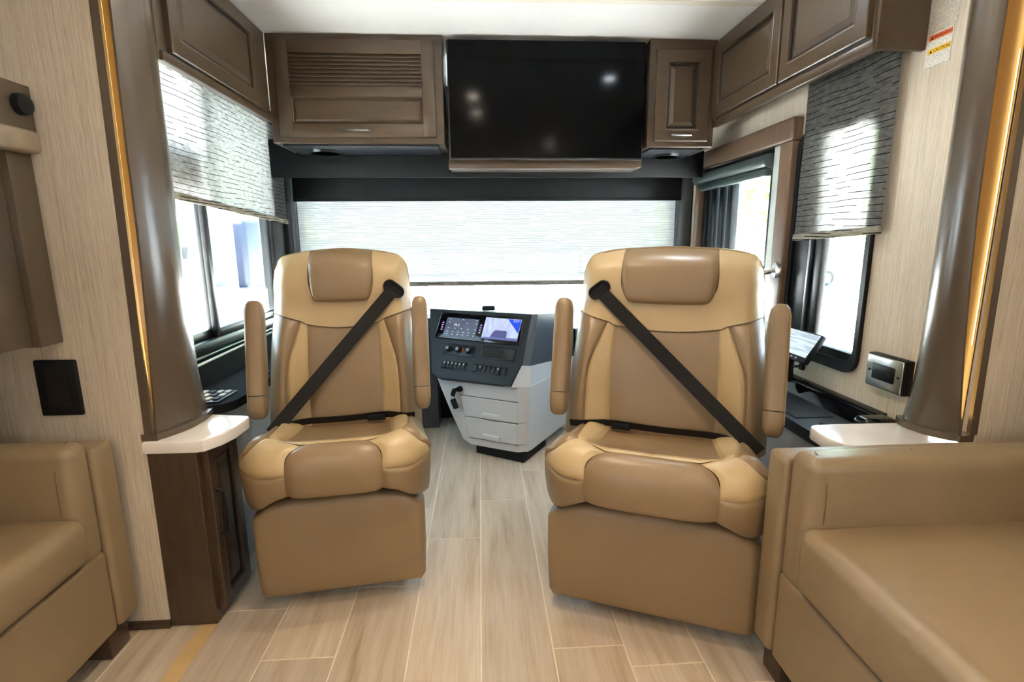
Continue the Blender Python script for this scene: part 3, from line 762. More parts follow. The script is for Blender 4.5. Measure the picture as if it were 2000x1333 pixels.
# television and its wooden mount
one('television_mount', G().box(-.150, .815, 2.765, 2.80, 1.608, 1.65, .003).box(-.148, .85, 2.805, 3.0, 1.62, ZC-.001, .003), WOODX, 'dark wood mounting box behind the large television', 'mount')
tv = thing('television', 'large black flat-screen television between the front cabinets', 'television', (.34, 2.75, 1.64))
part('housing', G().box(-.139, .826, 2.728, 2.764, 1.650, 2.197, .004), BLACKS, tv)
part('bezel', G().box(-.140, .828, 2.722, 2.735, 1.645, 1.655, .002), plain('tv_bezel_grey', lin(44, 44, 46), .35, .3), tv)
part('screen', G().box(-.136, .823, 2.7245, 2.729, 1.655, 2.194, .001, 1), SCREENOFF, tv)
part('badge', G().box(.66, .70, 2.719, 2.7205, 1.648, 1.652).box(.715, .745, 2.719, 2.7205, 1.648, 1.652), BLACKP, tv)

# ------------------------------------------------------------------ shades
def shade_panel(name, label, fix, a0, a1, z0, z1, mat, axis, wav=.003, z0b=None, cat='shade'):
    t = thing(name, label, cat, ((fix, (a0+a1)/2, z0) if axis == 'x' else ((a0+a1)/2, fix, z0)))
    zb = z0 if z0b is None else z0b
    def P(a, z, o): return Vector((fix+o, a, z)) if axis == 'x' else Vector((a, fix+o, z))
    n, m_ = 24, 16; rows = []
    for j in range(m_+1):
        rows.append([P(a0+(a1-a0)*i/n, (z0+(zb-z0)*i/n)*(1-j/m_)+z1*j/m_, wav*sin(j*.9)*.4+wav*sin(i*.5+j*.2)) for i in range(n+1)])
    part('cloth', G().grid(rows), mat, t)
    sec = ((-.022, -.004), (-.022, .004), (-.012, .008), (.004, .005), (.004, -.005), (-.012, -.008))
    part('hem_bar', G().loft([[P(a, z+dz, o) for dz, o in sec] for a, z in ((a0, z0), (a1, zb))]), HEM, t)
    return t
shade_panel('roller_shade', 'woven translucent shade half lowered over the left side window', XL+.045, 2.0, 3.29, 1.442, 1.898, SHADE_L, 'x', z0b=1.378)
shade_panel('roller_shade', 'woven striped shade half lowered over the right window next to the door', XR-.028, 1.700, 2.182, 1.285, 1.955, SHADE_L, 'x', z0b=1.262)
shade_panel('windshield_shade', 'thin white mesh shade lowered across the windscreen', 3.47, XL+.05, XR-.05, .98, 1.72, SHADE_W, 'y', .002)
one('sticker_sheet', G().box(XL-.018, XL-.016, 2.05, 2.36, 1.44, 1.60), plain('sticker_paper', lin(130, 112, 94), .8), 'brown rectangular sheet showing through the left shade', 'sheet')
bs = thing('blackout_shade', 'black vinyl blackout shade rolled up above the windscreen', 'shade', (.1, 3.38, 1.5))
part('valance', G().box(XL+.06, XR-.07, 3.06, 3.09, 1.60, 1.80, .004), VINYL, bs)
part('roller', G().tube([(XL+.07, 3.33, 1.655), (XR-.08, 3.33, 1.655)], .028, 16), VINYL, bs)
part('cloth', G().box(XL+.07, XR-.08, 3.352, 3.358, 1.497, 1.66, .002), VINYL, bs)
part('hem_bar', G().box(XL+.07, XR-.08, 3.346, 3.364, 1.492, 1.51, .004), VINYL, bs)

# ------------------------------------------------------------------ left base cabinet, column, wall pieces
c = thing('base_cabinet', 'low dark wood cabinet under the white top beside the driver seat', 'cabinet', (-.97, 1.7, 0))
part('body', G().box(-1.043, -.895, 1.583, 1.83, .001, .612, .003, 1), WOODC, c)
d = panel_door(c, frame4((-.895, 1.612, .035), (0, 1, 0), (0, 0, 1)), .195, .565, WOODC, .042)
pull(d, (-.873, 1.634, .30), (-.873, 1.634, .46), (.02, 0, 0), .005, BLACKS)
def counter(name, label, poly, z0, z1):
    g = G(); P = lambda z, f: [Vector((x, y, z)) for x, y in f]
    cx = sum(p[0] for p in poly)/len(poly); cy = sum(p[1] for p in poly)/len(poly)
    sh = lambda k: [(cx+(x-cx)*k, cy+(y-cy)*k) for x, y in poly]
    g.loft([P(z0, sh(.985)), P(z0+.004, sh(1)), P(z1-.006, sh(1)), P(z1-.0015, sh(.99)), P(z1, sh(.975))])
    return one(name, g, QUARTZ, label, 'countertop')
def arc(cx, cy, r, a0, a1, n=6): return [(cx+r*cos(radians(a0+(a1-a0)*i/n)), cy+r*sin(radians(a0+(a1-a0)*i/n))) for i in range(n+1)]
counter('countertop', 'small white solid-surface top on the low left cabinet', [(-1.045, 1.572), (-.885, 1.572), (-.868, 1.578)]+[(-.836, 1.63), (-.82, 1.69), (-.817, 1.75)]+arc(-.84, 1.785, .024, 0, 90, 4)+[(-.95, 1.83), (-1.045, 1.835)], .612, .650)
counter('countertop', 'white solid-surface top behind the right sofa arm', [(1.08, 1.325), (1.40, 1.325), (1.40, 1.333), (1.358, 1.334), (1.358, 1.508), (1.12, 1.512)]+arc(1.05, 1.478, .032, 100, 185, 5)+[(1.014, 1.41), (1.03, 1.35)], .632, .670)
one('base_cabinet', G().box(1.06, 1.355, 1.34, 1.50, .001, .631, .003), WOODC, 'low dark wood cabinet under the white top behind the right sofa', 'cabinet')

def column(label, xs, y0, y1, sgn, zt, offs, bd, loc, led, ly):
    """curved laminated column; sgn=+1 bulges to +x (left column), -1 to -x; offs = [(z, front-edge offset)], bd = edge board (x0, x1) at foot and top"""
    t = thing('column', label, 'column', loc)
    def plan(z):
        fl = math.exp(-(z-zt)/.13); out = []
        for i in range(17):
            u = i/16; b = .034*sin(pi*u)**.8
            out.append(Vector((xs+sgn*(b+interp(offs, z)*(1-u)+.02*fl*u), y0+(y1-y0)*u+.025*fl*(u-.2), z)))
        return out
    zs = [zt+q for q in (.018, .03, .05, .08, .12, .17, .25, .35, .5, .65, .85, 1.05, 1.25)]+[2.02]
    rows = [plan(z) for z in zs]
    inn = [[p-Vector((sgn*.006, 0, 0)) for p in r[::-1]] for r in rows]
    part('curved_panel', G().loft([a+b for a, b in zip(rows, inn)]), COLM, t)
    pl = plan(zt); o1 = [p+Vector((sgn*.01, -.006 if k < 8 else .006, 0)) for k, p in enumerate(pl)]
    poly = [(p.x, p.y) for p in o1]+[(xs-sgn*.05, y1), (xs-sgn*.05, y0-.02), (o1[0].x, y0-.02)]
    part('plinth', G().prism(poly, lambda x, y: (x, y, zt+.001), lambda x, y: (x, y, zt+.022)), COLM, t)
    xw = xs-sgn*(.054 if sgn > 0 else .030)
    part('inner_panel', G().box(*sorted((xw, xw-sgn*.004)), y0+.004, y1-.004, zt+.022, 2.02), COLM, t)
    (a, b), (c, d) = bd
    part('edge_board', G().loft([[Vector((x, y, z)) for x, y in ((p, y0-.018), (q, y0-.018), (q, y0-.006), (p, y0-.006))] for p, q, z in ((a, b, zt+.022), (c, d, 2.02))]), COLM, t)
    xl = xs+sgn*.014
    part('led_strip', G().box(*sorted((xl, xl+sgn*.003)), y0+.055, y0+.062, zt+.05, 2.0), led, t, 'warm amber light strip')
    part('light_line', G().box(*sorted((xw, xw+sgn*.002)), y0+ly, y0+ly+.0025, zt+.28, 1.72), LEDB, t, 'thin glowing line')
    return t
column('curved bronze-brown column with amber strip light on the white top beside the left wall', -1.0, 1.602, 1.835, 1, .650,
       [(.66, -.012), (.86, -.003), (1.1, .009), (1.3, .015), (1.5, .017), (1.7, .021), (2.02, .03)], ((-1.041, -1.016), (-1.016, -.992)), (-1.0, 1.72, .651), LED, .036)
column('curved bronze-brown column with amber strip light behind the right sofa', 1.352, 1.352, 1.495, -1, .670,
       [(.68, -.018), (.98, .010), (1.28, .030), (1.6, .040), (2.02, .038)], ((1.39, 1.412), (1.372, 1.392)), (1.35, 1.42, .671), LEDD, .010)

v = thing('window_valance', 'boxy brown fabric-banded window valance at the left edge above the sofa', 'valance', (-1.35, 1.3, .97))
part('top_box', G().box(XLO, -1.2, .2, 1.58, 1.545, 1.665, .004), COLM, v)
part('fabric_band', G().cushion(XLO, -1.188, .2, 1.578, 1.49, 1.55, .015), FABRIC, v)
part('side_board', G().box(XLO, -1.225, 1.50, 1.58, .965, 1.495, .004), COLM, v)
part('face_board', G().box(XLO, -1.245, .9, 1.50, .97, 1.495, .004), COLM, v)
part('knob', G().tube([(-1.2, 1.535, 1.61), (-1.192, 1.535, 1.61), (-1.182, 1.535, 1.61), (-1.180, 1.535, 1.61)], [.028, .028, .026, .018], 24), BLACKP, v, 'round black knob')
p_ = thing('wall_tablet', 'black wall-mounted touch panel above the left sofa arm', 'touch panel', (-1.26, 1.58, .74))
part('housing', G().box(-1.32, -1.20, 1.573, 1.5855, .742, .913, .006, 3), BLACKP, p_)
part('screen', G().box(-1.291, -1.226, 1.5715, 1.5735, .768, .888), plain('dark_lcd', lin(32, 30, 27), .25), p_)

# ------------------------------------------------------------------ right wall pieces
o_ = thing('power_outlet', 'brushed metal double power outlet on a black box on the right wall', 'outlet', (XR, 1.6, .75))
part('box', G().box(XR-.030, XR+.001, 1.518, 1.678, .752, .866, .003), BLACKP, o_)
part('cover_plate', G().box(XR-.036, XR-.028, 1.521, 1.675, .755, .863, .004, 3), CHROME, o_)
part('receptacle', G().box(XR-.039, XR-.034, 1.55, 1.646, .783, .836, .003), BLACKS, o_)
for y in (1.574, 1.622):
    part('slot', G().box(XR-.0395, XR-.038, y-.006, y-.002, .80, .815).box(XR-.0395, XR-.038, y+.004, y+.008, .80, .815), BLACKG, o_)
for y in (1.536, 1.66): part('screw', G().cyl((XR-.036, y, .809), (XR-.038, y, .809), .004, n=10), BLACKS, o_)

def label_mat(name, z0, z1, c=lin(228, 224, 214)):
    m, t, b = nt(name); mp = coords(t, (170, 170, 420)); n = noise(t, mp, 1.0, 2)
    r = ramp(t, n.outputs['Fac'], [(.42, tuple(x*.72 for x in c[:3])+(1,)), (.5, c)])
    t.links.new(r.outputs[0], b.inputs['Base Color']); b.inputs['Roughness'].default_value = .6; return m
Mtx = lambda y, z: frame4((XR-.0032, y, z), (0, -1, 0), (0, 0, 1))
l_ = thing('warning_label', 'white adhesive label with orange and yellow warning bands by the overhead cabinet', 'label', (XR, 1.6, 1.75))
part('sheet', G().box(XR-.002, XR, 1.549, 1.637, 1.752, 1.846), label_mat('small_print_label', 0, 0), l_)
part('warning_band', G().box(XR-.003, XR-.001, 1.552, 1.630, 1.826, 1.841), plain('orange_ink', lin(235, 110, 48), .6), l_)
part('caution_band', G().box(XR-.003, XR-.001, 1.552, 1.630, 1.788, 1.803), plain('yellow_ink', lin(236, 190, 50), .6), l_)
INK = plain('black_ink', lin(40, 26, 20), .7)
for z_, word in ((1.8292, 'WARNING'), (1.7912, 'CAUTION')):
    textmesh('lettering', word, .0125, INK, l_, Mtx(1.610, z_))
    part('alert_triangle', G().raw([(XR-.0032, 1.6235, z_-.0005), (XR-.0032, 1.6125, z_-.0005), (XR-.0032, 1.618, z_+.0095)], [(0, 1, 2)]), INK, l_, smooth=False)
l2 = thing('notice_sheet', 'translucent printed notice above the orange warning label', 'label', (XR, 1.6, 1.85))
part('sheet', G().box(XR-.0015, XR, 1.540, 1.638, 1.849, 2.06), label_mat('notice_print', 0, 0, lin(212, 204, 188)), l2)

h = thing('grab_handle', 'polished chrome grab handle on the door surround by the passenger headrest', 'handle', (1.31, 2.28, 1.0))
part('mount_plate', G().tube([(XR-.045, 2.262, 1.113), (XR-.052, 2.262, 1.113), (XR-.057, 2.262, 1.113)], [.036, .034, .02], 20), CHROME, h)
part('bar', G().tube(spline([(XR-.05, 2.262, 1.113), (XR-.085, 2.29, 1.10), (XR-.11, 2.36, 1.075), (XR-.12, 2.48, 1.03), (XR-.11, 2.60, .98), (XR-.05, 2.66, .95)], 24), .011, 10), CHROME, h)

mo = thing('small_monitor', 'small lit display on a black stalk beside the passenger seat', 'monitor', (1.3, 2.02, .66))
Mm = frame4((1.265, 2.005, .83), (0, -1, 0), Vector((.055, 0, .085)))      # x towards the rear, y up the tilted face, z out of the glass
part('housing', G().box(-.125, .125, -.062, .066, -.022, .001, .006, 2, Mm), BLACKP, mo)
def lcd():
    m, t, b = nt('pale_lcd_page'); mp = coords(t, (6, 6, 160)); n = noise(t, mp, 1, 1)
    r = ramp(t, n.outputs['Fac'], [(.42, (.45, .58, .68, 1)), (.5, (.72, .85, .93, 1))])
    b.inputs['Base Color'].default_value = (.02, .02, .02, 1)
    t.links.new(r.outputs[0], b.inputs['Emission Color']); b.inputs['Emission Strength'].default_value = .95; return m
part('screen', G().box(-.117, .117, -.040, .059, .0005, .002, m=Mm), lcd(), mo)
for i in range(6): part('button', G().box(-.09+.03*i, -.078+.03*i, -.054, -.048, .0, .0025, .001, 1, Mm), GREYP, mo)
part('stalk', G().tube([(1.275, 2.03, .80), (1.28, 2.05, .73), (1.285, 2.06, .665)], [.02, .018, .024], 12), BLACKP, mo)
cb = thing('cable', 'two thin black cables entering the right wall below the window', 'cable', (1.34, 2.1, .68))
part('grommet', G().cyl((XR, 2.078, .715), (XR-.012, 2.078, .715), .018, .014, 16), BLACKP, cb)
for dz in (0, .012):
    part('wire', G().tube(spline([(XR-.005, 2.078, .712+dz*.3), (XR-.03, 2.11, .715-dz), (XR-.04, 2.17, .70-dz*2), (XR-.045, 2.25, .675-dz)], 12), .0032, 6), BLACKP, cb)

# ------------------------------------------------------------------ side consoles
c = thing('side_console', 'black switch ledge below the left side window', 'console', (-1.06, 2.3, 0))
poly = [(XL, 1.84), (-.98, 1.84), (-.935, 1.86), (-.912, 1.90), (-.905, 1.97), (-.91, 2.2), (-.93, 3.2), (XL, 3.2)]
part('ledge', G().prism(poly, lambda x, y: (x, y, .645), lambda x, y: (x, y, .678)), MATTE, c)
g = G(); g.prism([(XL+.0, .67), (-1.115, .67), (-1.13, .75), (-1.145, .765), (XL, .77)], lambda x, z: (x, 1.98, z), lambda x, z: (x, 3.2, z-.0)); part('rear_wall', g, MATTE, c)
part('rim', G().tube([(-1.06, 1.93, .69), (-1.10, 1.98, .725), (-1.135, 2.06, .765), (-1.137, 2.6, .77), (-1.137, 3.2, .77)], .006, 8), GREYP, c)
part('skirt', G().prism([(XL, 1.84), (-.99, 1.84), (-.96, 1.87), (-.95, 2.0), (-.955, 3.2), (XL, 3.2)], lambda x, y: (x, y, .001), lambda x, y: (x, y, .645)), GREYP, c)
Ms = Matrix.Translation((-1.03, 1.935, .679))
sp = part('switch_panel', G().box(-.055, .075, -.065, .09, 0, .006, .003, 2, Ms), BLACKS, c)
for i in range(4):
    for j in range(3): part('switch', G().box(-.042+.029*i, -.022+.029*i, -.05+.045*j, -.018+.045*j, .006, .012, .002, 1, Ms), GREYP if (i+j) % 3 else BLACKP, sp)
part('button', G().cyl((-.985, 2.27, .678), (-.985, 2.27, .692), .013, .011, 16), plain('red_button', lin(200, 50, 45), .4), c, 'round red button')
part('button', G().cyl((-.95, 2.30, .678), (-.95, 2.30, .688), .011, .010, 16), BLACKP, c)
c = thing('side_console', 'glossy black storage tray below the right window', 'console', (1.23, 2.0, 0))
part('tray', G().prism([(1.09, 1.515), (XR-.001, 1.515), (XR-.001, 3.16), (1.12, 3.16)], lambda x, y: (x, y, .575), lambda x, y: (x, y, .615)), DASHP, c)
part('rear_wall', G().prism([(XR-.001, .61), (XR-.075, .61), (XR-.05, .645), (XR-.035, .662), (XR-.012, .668), (XR-.001, .668)], lambda x, z: (x, 1.60, z), lambda x, z: (x, 3.16, z)), BLACKG, c)
part('end_cap', G().cushion(1.24, XR-.002, 1.535, 1.61, .612, .668, .022), BLACKG, c)
part('rubber_mat', G().box(1.12, 1.26, 1.72, 2.05, .615, .619, .002, 1), BLACKP, c)
part('skirt', G().prism([(1.105, 1.52), (XR-.001, 1.52), (XR-.001, 3.16), (1.135, 3.16)], lambda x, y: (x, y, .001), lambda x, y: (x, y, .575)), GREYP, c)
part('port', G().cyl((1.165, 1.635, .615), (1.165, 1.635, .625), .014, .013, 16), BLACKG, c)
part('usb_light', G().box(1.19, 1.205, 1.60, 1.609, .615, .620), emit('violet_indicator', (.35, .3, 1, 1), 1.2), c)

# ------------------------------------------------------------------ dashboard and centre console
g = G(); g.prism([(3.40, .0), (3.38, .30), (3.34, .40), (3.33, .66), (3.36, .76), (3.42, .78), (3.59, .74), (3.59, .0)], lambda y, z: (-.94, y, z), lambda y, z: (-.30, y, z))
one('dashboard', g, DASHT, 'dark dashboard under the windscreen behind the driver seat', 'dashboard')
g = G(); g.prism([(3.32, .0), (3.28, .50), (3.28, .68), (3.36, .76), (3.59, .72), (3.59, .0)], lambda y, z: (.66, y, z), lambda y, z: (1.1, y, z))
one('dashboard', g, DASHT, 'dark dashboard under the windscreen behind the passenger seat', 'dashboard')

c = thing('center_console', 'white and charcoal centre console with screens and two drawers between the seats', 'console', (.218, 2.785, 0), radians(-32.3), local=True)
body = [(-.02, .067), (-.335, .056), (-.39, .082), (-.47, .228), (-.548, .39), (-.575, .452), (-.03, .452)]
g = G(); g.loft([[Vector((x, y, z)) for x, z in body] for y in (-.018, .62)])
part('body', g, WHITEP, c)
# chamfered right flank
def flank(x, y0, z): return Vector((x, y0, z))
sec = [(-.021, -.018), (.026, .018), (.032, .06), (.032, .66), (-.2, .66), (-.2, -.0)]
g = G(); rings = []
for z, gx in ((.067, 0), (.09, .004), (.30, .01), (.44, .012), (.452, .012)):
    rings.append([Vector((x+(gx if x > 0 else 0), y, z)) for x, y in sec])
g.loft(rings); part('flank', g, WHITEP, c)
# sloping upper flank, white then textured charcoal
g = G(); g.loft([[Vector((-.042, -.045, .452)), Vector((.038, .03, .452)), Vector((.044, .66, .452)), Vector((-.3, .66, .452)), Vector((-.3, -.02, .452))],
                 [Vector((-.012, .004, .570)), Vector((.026, .045, .565)), Vector((.036, .66, .505)), Vector((-.3, .66, .505)), Vector((-.3, .02, .570))]]); part('upper_flank', g, WHITEP, c)
g = G(); g.loft([[Vector((-.012, .006, .568)), Vector((.028, .045, .564)), Vector((.038, .66, .503)), Vector((-.70, .66, .503)), Vector((-.62, .02, .568))],
                 [Vector((-.014, .152, .836)), Vector((.012, .172, .838)), Vector((.03, .66, .79)), Vector((-.76, .66, .79)), Vector((-.736, .152, .828))]]); part('dash_flank', g, DASHT, c)
# sloped instrument panel, local frame on its plane: x, q (0 bottom .. 1 top)
E_ = Vector((0, .2, .36)); En = E_.length
O_ = Vector((0, -.05, .475))
Mq = frame4(O_, (1, 0, 0), E_)          # z axis points out of the panel
out = 1 if (Mq.to_3x3() @ Vector((0, 0, 1))).y < 0 else -1
Q = lambda q: q*En
def pbox(g, x0, x1, q0, q1, h0, h1, r=.0, seg=2): return g.box(x0, x1, Q(q0), Q(q1), min(h0*out, h1*out), max(h0*out, h1*out), r, seg, Mq)
outer = [(-.585, 0), (-.535, -.06), (-.043, -.03), (-.005, .283), (-.014, 1.01), (-.738, .99)]
g = G(); V = lambda h, k=1: [Mq @ Vector((-.35+(x+.35)*k, Q(.48)+(Q(q)-Q(.48))*k, h*out)) for x, q in outer]
g.loft([V(-.05), V(-.004), V(0, .992)]); pn = part('instrument_panel', g, DASHP, c)
g = G(); pbox(g, -.634, -.046, .531, .947, -.006, .006, .006, 3); bz_ = part('screen_bezel', g, BLACKG, pn)
def radio():
    m, t, b = nt('radio_screen'); mp = coords(t, (1, 1, 1)); n = noise(t, mp, 7, 2)
    r = ramp(t, n.outputs['Fac'], [(.3, (.045, .06, .10, 1)), (.7, (.10, .125, .19, 1))])
    b.inputs['Base Color'].default_value = (.01, .01, .012, 1); b.inputs['Roughness'].default_value = .15
    t.links.new(r.outputs[0], b.inputs['Emission Color']); b.inputs['Emission Strength'].default_value = 1.0; return m
def roadcam():
    m, t, b = nt('rear_view_screen'); mp = coords(t, (6, 3, 1)); n = noise(t, mp, 9, 5, .7)
    r = ramp(t, n.outputs['Fac'], [(.3, (.34, .42, .70, 1)), (.6, (.62, .70, .92, 1)), (.8, (.8, .86, 1, 1))])
    b.inputs['Base Color'].default_value = (.01, .01, .012, 1); b.inputs['Roughness'].default_value = .15
    t.links.new(r.outputs[0], b.inputs['Emission Color']); b.inputs['Emission Strength'].default_value = 1.0; return m
g = G(); pbox(g, -.576, -.346, .58, .865, .006, .0066); part('radio_display', g, radio(), bz_, 'dark blue radio display')
g = G(); pbox(g, -.303, -.066, .592, .91, .006, .0066); part('camera_display', g, roadcam(), bz_, 'bright rear-view camera picture')
PURP = emit('purple_icons', (.22, .09, .42, 1), .5); WHT = emit('screen_white', (.85, .9, 1, 1), .9); SHAD = emit('camera_vehicle_shape', (.11, .12, .28, 1), 1.0); BLUE = emit('screen_blue_banner', (.03, .10, .75, 1), 1.0)
for x0_, x1_ in ((-.606, -.588), (-.332, -.316)):
    for i in range(4):
        g = G(); pbox(g, x0_, x1_, .655+.037*i, .683+.037*i, .006, .0066, .0002, 1); ic = part('touch_icon', g, PURP, bz_)
        g = G(); pbox(g, x0_+.005, x1_-.005, .664+.037*i, .674+.037*i, .0066, .0071); part('icon_mark', g, WHT, ic)
tri = [(-.155, .905), (-.067, .905), (-.067, .70)]
def poly_on(pts, h): return G().raw([Mq @ Vector((x, Q(q), h*out)) for x, q in pts], [tuple(range(len(pts)))])
part('banner', poly_on(tri, .0072), BLUE, bz_, smooth=False)
part('vehicle_shape', poly_on([(-.248, .62), (-.232, .70), (-.222, .725), (-.150, .73), (-.142, .71), (-.138, .62)], .0072), SHAD, bz_, smooth=False)
part('horizon_band', poly_on([(-.30, .592), (-.30, .612), (-.067, .632), (-.067, .592)], .0071), emit('camera_band', (.16, .18, .42, 1), 1), bz_, smooth=False)
MT = lambda x, q, h=.0075: Mq @ Matrix.Translation((x, Q(q), h*out)) @ (Matrix.Identity(4) if out > 0 else Matrix.Scale(-1, 4, (0, 0, 1)))
textmesh('lettering', '99.3', .024, WHT, bz_, MT(-.515, .735)); textmesh('lettering', 'Stations   HD', .007, WHT, bz_, MT(-.43, .77)) if False else None
textmesh('lettering', '3', .022, WHT, bz_, MT(-.118, .865)); textmesh('lettering', 'Months', .009, WHT, bz_, MT(-.103, .882)); textmesh('lettering', 'Free', .009, WHT, bz_, MT(-.103, .864))
for q, n_ in ((.84, 3), (.79, 4), (.70, 5), (.645, 6), (.605, 6)):
    for i in range(n_):
        x = -.555+(.19/(max(n_-1, 1)))*i
        if .70 < q < .80 and -.53 < x < -.43: continue
        g = G(); pbox(g, x, x+.010, q, q+.007, .0066, .0072); part('menu_mark', g, WHT, bz_)
g = G(); pbox(g, -.541, -.324, .30, .47, -.004, .003, .004, 2); hv = part('climate_panel', g, BLACKS, pn)
for i, x in enumerate((-.505, -.434, -.360)):
    o0 = Mq @ Vector((x, Q(.385), .003*out)); ax = (Mq.to_3x3() @ Vector((0, 0, out)))
    kb = part('dial', G().tube([o0, o0+ax*.004, o0+ax*.006, o0+ax*.022, o0+ax*.025], [.025, .025, .019, .0165, .014], 24), DASHP, hv)
    part('dial_face', G().tube([o0+ax*.025, o0+ax*.026], .0095, 16), plain('dial_grey', lin(110, 116, 122), .4), kb)
part('heat_mark', poly_on([(-.412, .36), (-.404, .37), (-.404, .41), (-.412, .42)], .0036), emit('red_mark', (.7, .08, .03, 1), .6), hv, smooth=False)
g = G(); pbox(g, -.278, -.055, .308, .49, -.002, .0035, .004, 2); cu = part('cubby_rim', g, BLACKS, pn)
g = G(); pbox(g, -.269, -.064, .322, .476, .0035, .0042); part('cubby_opening', g, BLACKG, cu)
for row, (xa, xb, n_) in enumerate(((-.524, -.36, 6), (-.305, -.126, 6))):
    g = G(); pbox(g, xa-.008, xb+.008, .085, .21, -.003, .002, .003, 2); tr = part('switch_row', g, BLACKS, pn)
    stp = (xb-xa)/n_
    for i in range(n_):
        x = xa+stp*(i+.12); g = G(); pbox(g, x, x+stp*.76, .10, .20, .0, .007, .003, 2); sw = part('rocker_switch', g, DASHP, tr)
        g = G(); pbox(g, x+stp*.2, x+stp*.56, .165, .19, .0065, .0078, .0005, 1); part('switch_mark', g, GREYP if row == 0 or i in (1, 5) else BLACKS, sw)
g = G(); pbox(g, -.108, -.088, .105, .215, -.002, .004, .002, 2); part('card_slot', g, BLACKP, pn)
# drawers
for nm, z0, z1, xl0, xl1 in (('drawer', .240, .358, -.372, -.400), ('drawer', .112, .232, -.345, -.370)):
    g = G(); pts0 = [(xl0, z0-.010), (-.018, z0+.001), (-.018, z1+.002), (xl1, z1-.006)]
    rings = []
    for y, k in ((-.014, 0), (-.022, 0), (-.026, .004)):
        rings.append([Vector((x+(k if i in (0, 3) else -k), y, z+(k if i < 2 else -k))) for i, (x, z) in enumerate(pts0)])
    g.loft(rings)
    # wrapped corner of the drawer on the chamfer
    g.loft([[Vector((-.020, -.0255, z0+.004)), Vector((.022, .006, z0+.008)), Vector((.022, .006, z1+.004)), Vector((-.020, -.0255, z1))], [Vector((-.020, -.012, z0+.004)), Vector((.012, .012, z0+.008)), Vector((.012, .012, z1+.004)), Vector((-.020, -.012, z1))]])
    dw = part(nm, g, WHITEP, c)
    zc_ = z0+.012
    part('handle', G().cushion(-.247, -.130, -.040, -.020, zc_-.012, zc_+.022, .009), WHITEP, dw)
part('drawer_shadow_gap', G().loft([[Vector((x, y, z)) for x, z in [(-.342, .098), (-.016, .110), (-.016, .366), (-.406, .356)]] for y in (-.0195, -.0165)]), plain('gap_grey', lin(96, 92, 88), .7), c)
part('ignition_lock', G().tube([(-.402, -.018, .392), (-.402, -.032, .392), (-.402, -.034, .392)], [.018, .017, .010], 20), BLACKP, c)
part('plinth', G().box(-.312, .01, .0, .30, .001, .07, .004), BLACKP, c)
for i in range(16): part('vent_fin', G().box(.009, .014, .02+.0165*i, .028+.0165*i, .008, .06), BLACKS, c)
a0 = Vector((.032, .436, .602))
part('charging_port', G().tube([a0, a0+Vector((.008, 0, .001))], [.030, .026], 24), CHROME, c); part('port_well', G().tube([a0+Vector((.006, 0, .001)), a0+Vector((.0095, 0, .001))], .021, 24), BLACKG, c)
one('dash_sensor', G().box(.005, .085, 3.17, 3.22, .829, .856, .008), BLACKP, 'small black sensor box on top of the centre console', 'sensor')
kx = lambda x, y, z: Matrix.Translation((.218, 2.785, 0)) @ Matrix.Rotation(radians(-32.3), 4, 'Z') @ Vector((x, y, z))
kf = thing('key_fob', 'bunch of keys with black fobs hanging from the white console lock', 'keys', kx(-.43, -.04, .25))
part('key', G().box(-.004, .004, -.03, 0, -.012, .012, .002, 1, Matrix.Translation(kx(-.41, -.034, .392)) @ Matrix.Rotation(radians(-32.3), 4, 'Z')), BLACKP, kf)
def fob(x, z, a, l, w): return G().cushion(-w, w, -.009, .009, -l, l, .008, m=Matrix.Translation(kx(x, -.050, z)) @ Matrix.Rotation(radians(-32.3), 4, 'Z') @ Matrix.Rotation(radians(a), 4, 'Y'))
part('fob', fob(-.43, .372, 20, .024, .014), BLACKP, kf)
part('fob', fob(-.425, .305, -25, .032, .019), BLACKP, kf)
part('fob_button', G().cyl(kx(-.415, -.052, .285), kx(-.415, -.056, .285), .013, n=16), plain('fob_grey', lin(140, 146, 150), .4), kf)
part('ring', G().tube([kx(-.437+.014*cos(a), -.045, .338+.016*sin(a)) for a in [i*2*pi/20 for i in range(21)]], .0014, 6), CHROME, kf)

# ------------------------------------------------------------------ ceiling lamps of the room (behind the frame)
WARM, COOL = (1, .74, .46), (.86, .93, 1)
for x, y, c_, lab in ((.80, 2.09, COOL, 'recessed cool white ceiling lamp above the passenger seat'), (-.03, 1.66, WARM, 'recessed warm ceiling lamp above the gap between the seats'),
                 (-.01, 1.20, WARM, 'recessed warm ceiling lamp in front of the two seats'), (-.62, -.1, WARM, 'recessed warm ceiling lamp above the left sofa'), (.72, -.1, WARM, 'recessed warm ceiling lamp above the right sofa'),
                 (-.62, -1.5, WARM, 'recessed warm ceiling lamp at the rear left'), (.72, -1.5, WARM, 'recessed warm ceiling lamp at the rear right')):
    t = thing('ceiling_lamp', lab, 'lamp', (x, y, ZC-.02), group='recessed ceiling lamps')
    part('ring', G().tube([(x, y, ZC), (x, y, ZC-.012)], [.05, .045], 24), CHROME, t)
    part('lens', G().tube([(x, y, ZC-.0125), (x, y, ZC-.0135)], .032, 20), PUCKC if c_ is COOL else PUCK, t)
    l = bpy.data.lights.new('lamp_light', 'AREA'); l.shape = 'DISK'; l.size = .064; l.energy = 2.0 if y > 1.5 else (3.0 if y > 1 else 4.6); l.color = c_; l.spread = radians(115)
    lo = bpy.data.objects.new('lamp_light', l); COL.objects.link(lo); lo.parent = t; lo.location = (0, 0, -.004)

